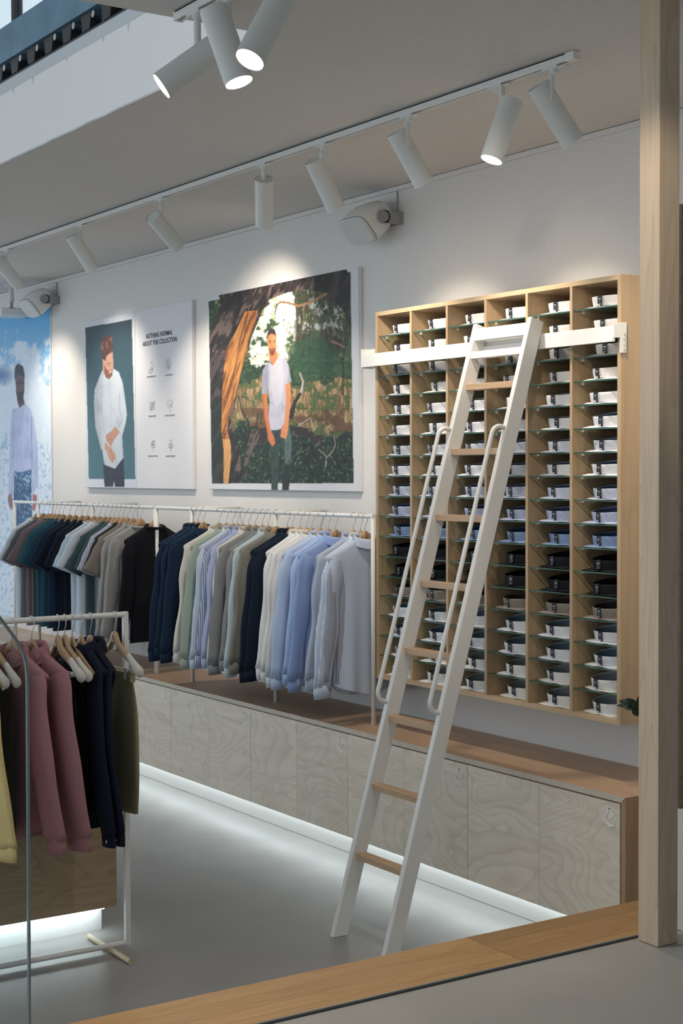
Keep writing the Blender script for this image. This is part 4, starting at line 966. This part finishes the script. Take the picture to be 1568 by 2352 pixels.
# ------------------------------------------------------------------ garments (hang in the local xz plane, rail at the origin)
def torso_mesh(hw, zhem, th, seed, tail=0.05, flare=0.0, neck=0.072, wave=0.010, zn=-0.128, ztip=-0.222, nu=26, nv=20):
    rs = random.Random(seed); ph = [rs.random()*6.28 for _ in range(5)]; vs = []; f = []
    def P(u, v, side):
        au = abs(u); xs = hw*(1-0.20*min(1, max(0, v-0.03)*8)+0.05*flare*v+0.02*math.sin(5*v+ph[0])*v)
        x = u*xs
        q = max(0, (au*hw-neck)/(hw-neck)); ztop = zn+(ztip-zn)*q**0.92-(0.012*max(0, 1-au*hw/neck))
        zb_ = -zhem+tail*au**2.2+0.006*math.sin(4*u+ph[1])
        z = ztop+(zb_-ztop)*v
        swell = min(1, (v*9))**0.6
        y = side*(0.011+th*(1-au**5)*swell*(0.75+0.35*v))
        y += wave*(0.25+v)*(math.sin(3.1*u+ph[2]+1.2*v)+0.55*math.sin(7.3*u+ph[3]+0.8*v)) * min(1, v*3)
        y += side*0.006*v*math.sin(11*u+ph[4])
        if au > 0.985: y = y-side*(0.011+th*(1-au**5)*swell*(0.75+0.35*v))
        return (x, y, z)
    for side in (-1, 1):
        for j in range(nv+1):
            for i in range(nu+1): vs.append(P(i/nu*2-1, (j/nv)**1.25, side))
    N = (nu+1)*(nv+1)
    for j in range(nv):
        for i in range(nu):
            a = j*(nu+1)+i; q = (a, a+1, a+nu+2, a+nu+1); f.append(q); f.append(tuple(N+t for t in q[::-1]))
    for i in range(nu): f.append((i+1, i, N+i, N+i+1))
    for j in range(nv):
        a, b = j*(nu+1), (j+1)*(nu+1); f.append((a, b, N+b, N+a)); a += nu; b += nu; f.append((b, a, N+a, N+b))
    return MB().add(vs, f).mesh('torso', True)
def sleeve_mesh(path, rad, sy, seed, seg=14, sub=3, wob=0.10):
    rs = random.Random(seed); ph = [rs.random()*6.28 for _ in range(3)]
    P = [np.array(q, float) for q in path]; out = []; rr = []
    for i in range(len(P)-1):
        for k in range(sub):
            t = k/sub; out.append(P[i]*(1-t)+P[i+1]*t); rr.append((rad[i]*(1-t)+rad[i+1]*t)*(1+wob*math.sin(9*(i+t)/len(P)*2+ph[0])))
    out.append(P[-1]); rr.append(rad[-1])
    # light smoothing of the path
    for _ in range(2): out = [out[0]]+[(out[i-1]+2*out[i]+out[i+1])/4 for i in range(1, len(out)-1)]+[out[-1]]
    mb = MB().tube([tuple(q) for q in out], rr, seg, True, sy, (0, 1, 0)); n = len(out)
    for i in range(n):
        g = min(1, i/4); c0 = out[i]
        for k in range(seg):
            a = 2*math.pi*k/seg; m = 1+g*(0.20*math.sin(3*a+ph[1]+0.5*i/sub)+0.10*math.sin(5*a+ph[2]))
            q = np.array(mb.v[i*seg+k]); d = q-c0; d[1] *= m; mb.v[i*seg+k] = tuple(c0+d)
    return mb.mesh('sleeve', True)
def collar_ring(rx, ry, z0, h, fall, out=0.010, n=30, open_=0.0):
    vs = []; m = 6
    for k in range(n+1):
        a = -math.pi/2+open_+(2*math.pi-2*open_)*k/n; c, s = math.cos(a), math.sin(a); back = (1+s)/2
        hh = h*(0.75+0.35*back); fl = fall*(1.25-0.35*back)
        prof = [(0.0, 0.0), (-0.004, hh*0.6), (-0.003, hh), (0.004, hh+0.003), (out*0.8, hh-fl*0.35), (out*1.35, hh-fl)]
        for d, z in prof: vs.append(((rx+d)*c, (ry+d)*s, z0+z-0.02*(1-back)))
    f = [(k*m+j, (k+1)*m+j, (k+1)*m+j+1, k*m+j+1) for k in range(n) for j in range(m-1)]
    return MB().add(vs, f).mesh('collar', True)
def neck_band(rx, ry, z0, r):
    pts = [(rx*math.cos(a), ry*math.sin(a), z0-0.022*(1-math.sin(a))/2) for a in [2*math.pi*k/24 for k in range(25)]]
    return MB().tube(pts, r, 8, False).mesh('neck_band', True)
def cuff_mesh(p0, p1, r, sy):
    return MB().tube([p0, tuple((np.array(p0)+np.array(p1))/2), p1], [r*0.98, r*1.03, r*1.0], 18, True, sy, (0, 1, 0)).mesh('cuff', True)
def button_mesh(x, y, z, r=0.006, ax=(0, -1, 0)):
    a = np.array(ax)*0.002; return MB().tube([np.array([x, y, z])+a*0, np.array([x, y, z])+a], r, 12).mesh('button')

def long_variant(seed, hw, zhem, th, knit=False):
    rs = random.Random(seed); d = {}
    d['torso'] = torso_mesh(hw, zhem, th, seed, tail=0.0 if knit else 0.055, flare=0.3)
    for nm, s in (('front', -1), ('rear', 1)):
        sw = rs.uniform(-0.012, 0.012); bend = rs.uniform(0.0, 0.03); le = rs.uniform(0.93, 0.985)
        path = [(s*(hw-0.062), -0.006, -0.228), (s*(hw-0.047), -0.008, -0.262), (s*(hw-0.036), sw*0.3-0.010, -0.32), (s*(hw-0.020), sw-0.010, -0.44), (s*(hw+0.002-bend), sw*1.3-0.008, -0.58), (s*(hw+0.018-bend*0.5), sw-0.006, -0.74), (s*(hw+0.032), sw*0.6, -le+0.05)]
        d['sleeve_'+nm] = sleeve_mesh(path, [0.016, 0.020, 0.022, 0.022, 0.021, 0.020, 0.019], 2.45, seed+3, seg=20)
        e = path[-1]; d['cuff_'+nm] = cuff_mesh((e[0], e[1], e[2]+0.012), (e[0]-s*0.006, e[1], e[2]-0.058), 0.0178 if not knit else 0.016, 2.4)
        d['btn_'+nm] = button_mesh(e[0]-s*0.010, e[1]-0.020, e[2]-0.03)
        d['btx_'+nm] = button_mesh(e[0]+s*0.02, e[1]+0.0175, e[2]-0.032, ax=(0, 1, 0))
    d['neck'] = neck_band(0.070, 0.040, -0.122, 0.011) if knit else collar_ring(0.066, 0.042, -0.140, 0.042, 0.040)
    return d
def tee_variant(seed, hw, zhem, th):
    rs = random.Random(seed); d = {'torso': torso_mesh(hw, zhem, th, seed, tail=0.004, flare=0.0, wave=0.012)}
    for nm, s in (('front', -1), ('rear', 1)):
        o_ = rs.uniform(-0.01, 0.02); sw = rs.uniform(-0.012, 0.012)
        path = [(s*(hw-0.072), -0.006, -0.232), (s*(hw-0.050), -0.008, -0.270), (s*(hw-0.022), sw*0.3-0.008, -0.33), (s*(hw+0.010+o_*0.5), sw-0.006, -0.40), (s*(hw+0.045+o_), sw*1.4, -0.475)]
        d['sleeve_'+nm] = sleeve_mesh(path, [0.018, 0.022, 0.024, 0.025, 0.026], 2.9, seed+5, seg=20, wob=0.04)
    d['neck'] = neck_band(0.074, 0.040, -0.124, 0.010)
    return d
LV = [long_variant(60+k, 0.242+0.004*(k % 3), 0.965+0.012*(k % 4), 0.017+0.003*(k % 2)) for k in range(6)]
KV = [long_variant(80+k, 0.232, 0.93, 0.022, True) for k in range(2)]
TV = [tee_variant(90+k, 0.225+0.004*k, 0.93+0.012*k, 0.018) for k in range(4)]
def garment(kind, var, label, loc, rz, mat, cat, group, cuff_mat=None, buttons=True):
    name = {'shirt': 'dress_shirt', 'knit': 'sweater', 'tee': 'tee_shirt'}[kind]
    t = thing(name, label, cat, loc, group); t.rotation_euler.z = rz
    mobj('torso', var['torso'], mat, t)
    for nm in ('front', 'rear'):
        sl = mobj('sleeve', var['sleeve_'+nm], mat, t)
        if kind != 'tee':
            cf = mobj('cuff', var['cuff_'+nm], cuff_mat or mat, sl)
            if kind == 'shirt' and nm == 'front' and buttons: mobj('button', var['btx_'+nm], M_button, sl)
    mobj('collar' if kind == 'shirt' else 'neck_band', var['neck'], mat, t)
    return t
ST_ = lambda n, a, b, f=110, d=0.6: fabric(n, a, stripe=b, axis=0, freq=f, duty=d)
G = {
 'slate': ST_('slate_stripe', (0.30, 0.33, 0.42), (0.52, 0.55, 0.64), 105, 0.72), 'bluewhite': ST_('blue_white_stripe', (0.42, 0.52, 0.70), (0.66, 0.70, 0.78), 120, 0.6),
 'greyblue': fabric('grey_blue', (0.42, 0.47, 0.58)), 'blue': fabric('oxford_blue', (0.27, 0.38, 0.66)), 'sky': fabric('sky_blue', (0.38, 0.50, 0.74)), 'light': fabric('light_blue', (0.46, 0.57, 0.78)),
 'offwhite': fabric('off_white', (0.64, 0.65, 0.66)), 'white': fabric('bright_white', (0.74, 0.74, 0.74)), 'black': fabric('black_cotton', (0.006, 0.007, 0.011)), 'olivegrey': fabric('olive_grey', (0.23, 0.225, 0.195), melange=0.12),
 'aqua': fabric('pale_aqua', (0.50, 0.60, 0.64)), 'flannel': fabric('grey_flannel', (0.26, 0.265, 0.275), melange=0.25), 'grey': fabric('mid_grey', (0.36, 0.365, 0.37), melange=0.2), 'cream': fabric('cream', (0.70, 0.67, 0.60)),
 'lilac': fabric('lilac_blue', (0.44, 0.49, 0.72)), 'denimstripe': ST_('denim_stripe', (0.20, 0.25, 0.36), (0.50, 0.55, 0.66), 90, 0.5), 'skystripe': ST_('sky_stripe', (0.44, 0.56, 0.74), (0.70, 0.74, 0.80), 100, 0.5),
 'sage': fabric('pale_sage', (0.36, 0.43, 0.37)), 'navy': fabric('navy_cord', (0.010, 0.026, 0.058)), 'ink': fabric('ink_navy_cotton', (0.006, 0.014, 0.030)),
 'knit': fabric('grey_knit', (0.33, 0.325, 0.315), melange=0.22), 'beige': fabric('taupe_jersey', (0.24, 0.20, 0.175)), 'darkolive': fabric('dark_olive', (0.030, 0.030, 0.022)), 'palestripe': ST_('pale_stripe_jersey', (0.55, 0.57, 0.62), (0.25, 0.28, 0.45), 60, 0.7),
 'slateg': fabric('slate_green', (0.055, 0.090, 0.100)), 'greyl': fabric('light_grey_jersey', (0.42, 0.42, 0.415), melange=0.2), 'iceblue': fabric('ice_blue', (0.55, 0.63, 0.72)), 'icew': fabric('ice_white', (0.68, 0.73, 0.78)),
 'teal': fabric('dark_teal', (0.018, 0.065, 0.095)), 'petrol': fabric('petrol', (0.020, 0.085, 0.125)), 'forest': fabric('forest', (0.050, 0.095, 0.080)), 'mauve': fabric('mauve', (0.17, 0.115, 0.135)), 'mauveg': fabric('mauve_grey', (0.20, 0.155, 0.165)), 'charcoal': fabric('charcoal_marl', (0.13, 0.13, 0.135), melange=0.25),
}
# (front shoulder x, y in the photograph, kind, cloth, words) from right to left
RIGHT = [(783, 1270, 'shirt', 'slate', 'slate striped'), (764, 1269, 'shirt', 'bluewhite', 'blue and white striped'), (745, 1268, 'shirt', 'skystripe', 'pale striped'), (729, 1277, 'shirt', 'greyblue', 'grey-blue'),
 (689, 1267, 'shirt', 'blue', 'oxford blue'), (673, 1268, 'shirt', 'sky', 'sky blue'), (655, 1262, 'shirt', 'light', 'light blue'), (636, 1262, 'shirt', 'offwhite', 'off-white'), (624, 1261, 'shirt', 'white', 'white'), (609, 1261, 'shirt', 'white', 'bright white'),
 (592, 1259, 'shirt', 'ink', 'black'), (581, 1259, 'shirt', 'ink', 'ink black'), (556, 1265, 'shirt', 'olivegrey', 'olive grey'), (538, 1259, 'shirt', 'aqua', 'pale aqua'), (525, 1258, 'shirt', 'flannel', 'grey flannel'), (510, 1257, 'shirt', 'flannel', 'dark grey flannel'), (495, 1258, 'shirt', 'cream', 'cream'),
 (482, 1254, 'shirt', 'lilac', 'lilac blue'), (470, 1250, 'shirt', 'denimstripe', 'denim striped'), (459, 1248, 'shirt', 'skystripe', 'sky striped'), (444, 1256, 'shirt', 'sage', 'pale sage green'), (428, 1249, 'shirt', 'cream', 'ivory'),
 (393, 1249, 'shirt', 'navy', 'navy'), (381, 1250, 'shirt', 'navy', 'dark navy'), (370, 1246, 'shirt', 'navy', 'deep navy')]
LEFT = [(284, 1232, 'knit', 'black', 'black'), (253, 1230, 'knit', 'knit', 'grey marl'), (236, 1226, 'knit', 'knit', 'pale grey marl'), (224, 1227, 'tee', 'beige', 'taupe'), (213, 1228, 'tee', 'darkolive', 'dark olive'), (203, 1230, 'tee', 'palestripe', 'pale striped'),
 (194, 1226, 'tee', 'slateg', 'slate green'), (184, 1226, 'tee', 'slateg', 'deep green'), (173, 1228, 'tee', 'greyl', 'light grey'), (161, 1229, 'tee', 'icew', 'ice white'), (149, 1229, 'tee', 'iceblue', 'ice blue'),
 (134, 1226, 'tee', 'black', 'black'), (122, 1232, 'tee', 'ink', 'ink black'), (107, 1224, 'tee', 'ink', 'night navy'), (94, 1226, 'tee', 'navy', 'navy'), (80, 1222, 'tee', 'teal', 'dark teal'), (70, 1222, 'tee', 'petrol', 'petrol blue'), (62, 1222, 'tee', 'forest', 'forest green'),
 (54, 1222, 'tee', 'mauve', 'mauve'), (47, 1220, 'tee', 'mauveg', 'mauve grey'), (35, 1216, 'tee', 'charcoal', 'charcoal marl'), (22, 1216, 'tee', 'icew', 'white')]
rs = random.Random(11)
def fill_rack(items, where, grp):
    for k, (px, py, kind, cloth, words) in enumerate(items):
        X = min(onY(px, py, RY-0.236)[0], -6.945)
        tilt = rs.uniform(-0.10, 0.10)*(0.3 if k == 0 else 1)
        var = {'shirt': LV, 'knit': KV, 'tee': TV}[kind]; v = var[(k*7+k//3) % len(var)]
        kw = {'shirt': 'long-sleeved shirt', 'knit': 'sweater', 'tee': 'tee shirt'}[kind]
        n = 'rightmost' if k == 0 else ('leftmost' if k == len(items)-1 else ORD[k]+' from right')
        garment(kind, v, '%s %s, %s on the %s wall rack' % (words, kw, n, where), (X, RY, RZ), math.pi/2+tilt, G[cloth], {'shirt': 'shirt', 'knit': 'sweater', 'tee': 'tee shirt'}[kind], grp)
        hanger('wooden hanger, %s on the %s wall rack' % (n, where), (X, RY, RZ+0.0), math.pi/2+tilt)
fill_rack(RIGHT, 'right', 'garments on the right wall rack'); fill_rack(LEFT, 'left', 'garments on the left wall rack')

# ------------------------------------------------------------------ free-standing rack in the foreground
FB = onZ(292.7, 2177.3, 0.0); FX = FB[0]; FYR = FB[1]; FZ = onX(285, 1411, FX)[2]; FYL = 1.05
fr_ = thing('garment_rack', 'white freestanding garment rack with round wooden feet in the foreground', 'clothes rack', (FX, (FYL+FYR)/2, 0))
part('hanging_rail', MB().tube([(FX, FYL, FZ), (FX, FYR-0.0, FZ)], 0.0125, 16), M_white, fr_, smooth=False)
for yy in (FYL, FYR): part('post', MB().box(FX-0.0125, FX+0.0125, yy-0.0125, yy+0.0125, 0.012, FZ+0.0125), M_white, fr_, bevel=0.004)
part('base_rail', MB().tube([(FX, FYL, 0.025), (FX, FYR, 0.025)], 0.0125, 16), M_white, fr_)
d0 = onZ(197, 2150, 0.012); d1 = onZ(313, 2213, 0.012)
for yy in ((d0[1]+d1[1])/2, FYL+0.12):
    part('wooden_foot', MB().tube([(FX-0.22, yy, 0.0125), (FX+0.22, yy, 0.0125)], 0.0125, 16), M_dowel, fr_)

def front_shirt(label, px, mat, words, seed=0, buttons=True, hw=0.238, rz=0.04, wide=1.0):
    Y = onX(px, 1420, FX)[1]
    v = {}
    v['torso'] = torso_mesh(hw, 0.93, 0.020, 300+seed, tail=0.06, nu=34, nv=26, wave=0.012)
    t = thing('dress_shirt', label, 'shirt', (FX, Y, FZ), 'garments on the freestanding rack'); t.rotation_euler.z = rz
    mobj('torso', v['torso'], mat, t)
    for s in (1, -1):
        path = [(s*(hw-0.070), -0.010, -0.228), (s*(hw-0.058), -0.022, -0.262), (s*(hw-0.042), -0.036, -0.33), (s*(hw-0.012), -0.050, -0.45), (s*(hw+0.022), -0.054, -0.60), (s*(hw+0.050), -0.046, -0.75), (s*(hw+0.074), -0.032, -0.895)]
        sl = mobj('sleeve', sleeve_mesh(path, [0.018, 0.021, 0.022, 0.023, 0.023, 0.022, 0.020], 3.1*wide, seed+s, seg=26, sub=5, wob=0.04), mat, t)
        e = path[-1]; cf = mobj('cuff', cuff_mesh((e[0], e[1], e[2]+0.012), (e[0]+s*0.004, e[1], e[2]-0.058), 0.0178, 2.95*wide), mat, sl)
        if buttons: mobj('button', button_mesh(e[0]+s*0.030, e[1]-0.0245, e[2]-0.028), M_button, sl)
    mobj('collar', collar_ring(0.070, 0.050, -0.142, 0.044, 0.056, 0.016, open_=0.62), mat, t)
    # collar points, placket, buttons on the front (-y)
    for s in (1, -1):
        pts = [(s*0.030, -0.052, -0.138), (s*0.064, -0.036, -0.108), (s*0.088, -0.034, -0.150), (s*0.046, -0.056, -0.225)]
        mobj('collar_point', MB().prism(pts if s > 0 else pts[::-1], (0, -0.002, 0), (0, 0.002, 0)).mesh('collar_point'), mat, t)
    # button placket following the chest
    pv = []
    for k in range(15):
        z = -0.165-k*0.052; yk = min([q.co[1] for q in v['torso'].vertices if abs(q.co[0]) < 0.03 and abs(q.co[2]-z) < 0.04] or [-0.03])-0.0025
        pv += [(-0.016, yk, z), (0.016, yk, z)]
    mobj('placket', MB().add(pv, [(2*k, 2*k+1, 2*k+3, 2*k+2) for k in range(14)]).mesh('placket', True), mat, t)
    mobj('button', button_mesh(0.004, pv[2][1]-0.001, -0.235), M_button, t)
    return t
F_pink = fabric('dusty_pink_chambray', (0.36, 0.175, 0.185), melange=0.12); F_yel = fabric('butter_yellow', (0.78, 0.58, 0.25)); F_nav = fabric('midnight_shirt', (0.006, 0.009, 0.022)); F_bk = fabric('black_trouser', (0.006, 0.006, 0.007)); F_olive = fabric('olive_twill', (0.30, 0.265, 0.165), melange=0.06); F_dk = fabric('charcoal_trouser', (0.018, 0.019, 0.019))
FG = 'blond hangers on the freestanding rack'
def trousers_mesh(w, l, seed, th=0.024):
    rs = random.Random(seed); ph = rs.random()*6; mb = MB(); nu, nv = 18, 22; vs = []
    for j in range(nv+1):
        v = j/nv; z = -0.262-l*v
        hwid = w*(0.38+0.13*math.sin(math.pi*min(1, v*0.95))+0.015*math.sin(9*v+ph)); cx_ = 0.02+0.03*v
        for i in range(nu):
            a = 2*math.pi*i/nu; c, s = math.cos(a), math.sin(a)
            tt = th*(0.35+0.75*min(1, v*3))*(1+0.30*math.sin(4*a+ph+1.5*v))
            vs.append((cx_+hwid*math.copysign(abs(c)**0.75, c), tt*s+0.008*math.sin(6*v+ph)*v, z))
    f = [(j*nu+i, j*nu+(i+1) % nu, (j+1)*nu+(i+1) % nu, (j+1)*nu+i) for j in range(nv) for i in range(nu)]+[tuple(range(nu-1, -1, -1)), tuple(nv*nu+i for i in range(nu))]
    return mb.add(vs, f).mesh('legs', True)
def clip_hanger(label, px, rz=0.0):
    Y = onX(px, 1420, FX)[1]
    t = hanger(label, (FX, Y, FZ), rz, M_hangb, True, FG)
    mobj('clip_bar', MB().tube([(-0.20, 0, -0.215), (-0.198, 0, -0.232), (0.198, 0, -0.232), (0.20, 0, -0.215)], 0.0022, 8).mesh('clip_bar', True), M_metal, t)
    for s in (-1, 1):
        mobj('clip', MB().box(s*0.13-0.012, s*0.13+0.012, -0.012, -0.009, -0.275, -0.225).box(s*0.13-0.012, s*0.13+0.012, 0.009, 0.012, -0.275, -0.225).box(s*0.13-0.012, s*0.13+0.012, -0.010, 0.010, -0.236, -0.230).mesh('clip'), M_metal, t)
    return Y
def trousers(label, px, mat, l, w=0.34, seed=0):
    Y = onX(px, 1420, FX)[1]
    t = thing('trousers', label, 'trousers', (FX, Y, FZ), 'garments on the freestanding rack'); t.rotation_euler.z = 0.05
    mobj('legs', trousers_mesh(w, l, seed), mat, t)
    mobj('waistband', MB().box(-w*0.42, w*0.46, -0.0125, 0.0125, -0.285, -0.245).mesh('waistband'), mat, t)
    mobj('hem', MB().tube([(0.03, 0, -0.262-l*0.96), (0.03, 0, -0.262-l)], 0.028, 18, True, 5.2*w/0.36).mesh('hem', True), mat, t)
def plain_hanger(label, px, tips=True, rz=0.04):
    Y = onX(px, 1420, FX)[1]; return hanger(label, (FX, Y, FZ), rz, M_hangb, tips, FG)
clip_hanger('blond hanger with white tips holding olive trousers, nearest the rack end post', 263)
trousers('olive twill trousers clipped to a hanger at the rack end post', 263, F_olive, 0.60, 0.36, 1)
plain_hanger('blond hanger with slim arms holding the right navy shirt', 207, False)
front_shirt('midnight navy shirt next to the olive trousers', 207, F_nav, 'navy', 1)
plain_hanger('blond hanger holding the left navy shirt', 186, False)
front_shirt('midnight navy shirt behind the two bare white-tipped hangers', 186, F_nav, 'navy', 2)
plain_hanger('brownish hanger peeping out behind the left navy shirt', 165, False)
clip_hanger('right of the two bare white-tipped hangers beside the pink shirt', 148); trousers('black trousers clipped beneath the right bare hanger', 148, F_bk, 0.60, 0.34, 2)
clip_hanger('left of the two bare white-tipped hangers beside the pink shirt', 132); trousers('black trousers clipped beneath the left bare hanger', 132, F_bk, 0.60, 0.34, 3)
plain_hanger('blond hanger inside the open pink shirt', 72, False, 0.36)
front_shirt('dusty pink shirt with open collar facing the viewer', 72, F_pink, 'pink', 4, False, rz=0.36, wide=1.3)
plain_hanger('blond hanger inside the pink shirt seen through the glass', 27, False, 0.31)
front_shirt('dusty pink shirt behind the glass edge', 27, F_pink, 'pink', 5, False, rz=0.31, wide=1.05)
clip_hanger('blond white-tipped hanger holding charcoal trousers behind the glass', -14); trousers('charcoal trousers behind the glass next to the yellow shirt', -14, F_dk, 0.62, 0.34, 4)
clip_hanger('blond white-tipped hanger at the left picture edge above the yellow shirt', -40)
plain_hanger('blond hanger inside the butter yellow shirt', -74, False, 0.25)
front_shirt('butter yellow shirt cut by the left picture edge', -74, F_yel, 'yellow', 6, False, rz=0.25, wide=1.1)

# ------------------------------------------------------------------ plywood island behind the front rack
q = onZ(233.4, 2134.2, 0.0); IX = q[0]+0.085; IY = onX(268, 2040, IX)[1]; IZ = onX(244, 2085, IX)[2]
isl = thing('plywood_island', 'plywood display island with glowing underside behind the foreground rack', 'display unit', (IX-0.4, 1.6, 0))
part('body', MB().box(IX-0.75, IX-0.019, 0.3, IY, IZ, 0.80), M_ply, isl)
part('front_panel', MB().box(IX-0.018, IX, 0.3, IY, IZ, 0.80), M_ply, isl)
part('plinth', MB().box(IX-0.66, q[0], 0.4, q[1], 0, IZ-0.001), M_white, isl)
il = part('led_strip', MB().box(IX-0.045, IX-0.022, 0.42, onX(244, 2085, IX)[1], IZ-0.010, IZ-0.001), M_led, isl, label='glowing cool white LED strip')

# ------------------------------------------------------------------ plant on the counter end, mostly hidden by the post
pc = (-4.845, 4.93, ZT)
pt = thing('potted_plant', 'dark glossy leaves peeking out beside the timber post', 'plant', pc)
part('pot', MB().tube([(pc[0], pc[1], ZT+.0005), (pc[0], pc[1], ZT+0.10), (pc[0], pc[1], ZT+0.13)], [0.055, 0.072, 0.075], 22), M_pot, pt)
lf0 = onY(1424, 1619, 4.70); lf1 = onY(1468, 1640, 4.75)
stem = [(pc[0], pc[1], ZT+0.12), (pc[0]+0.015, pc[1]-0.05, ZT+0.24), tuple(lf1+np.array([0.02, 0.05, 0.0])), tuple(lf1), tuple(lf0*0.55+lf1*0.45)]
part('stem', MB().tube(stem, 0.0045, 8), M_leaf, pt, smooth=True)
def leaf(a, b, w, nrm, lift=0.01):
    a = np.array(a, float); b = np.array(b, float); t = b-a; nrm = np.array(nrm, float); sd = np.cross(t, nrm); sd /= np.linalg.norm(sd); vs = []; n = 9
    for k in range(n):
        u = k/(n-1); ww = w*math.sin(math.pi*min(0.985, max(0.02, u**0.85)))
        c = a+t*u+nrm*lift*math.sin(math.pi*u); vs += [c-sd*ww+nrm*0.005, c, c+sd*ww+nrm*0.005]
    return MB().add(vs, [f for k in range(n-1) for f in ((3*k, 3*k+1, 3*k+4, 3*k+3), (3*k+1, 3*k+2, 3*k+5, 3*k+4))])
def lpx(x0, y0, x1, y1, w, Y0=4.735, Y1=4.70, nrm=(0.5, -0.8, 0.3)):
    part('leaf', leaf(onY(x0, y0, Y0), onY(x1, y1, Y1), w, nrm), M_leaf, pt, smooth=True)
lpx(1452, 1622, 1416, 1621, 0.010); lpx(1458, 1624, 1422, 1610, 0.022); lpx(1462, 1628, 1440, 1604, 0.020); lpx(1466, 1634, 1433, 1627, 0.008); lpx(1470, 1640, 1452, 1606, 0.018); lpx(1466, 1646, 1452, 1628, 0.012); lpx(1476, 1630, 1466, 1600, 0.018)
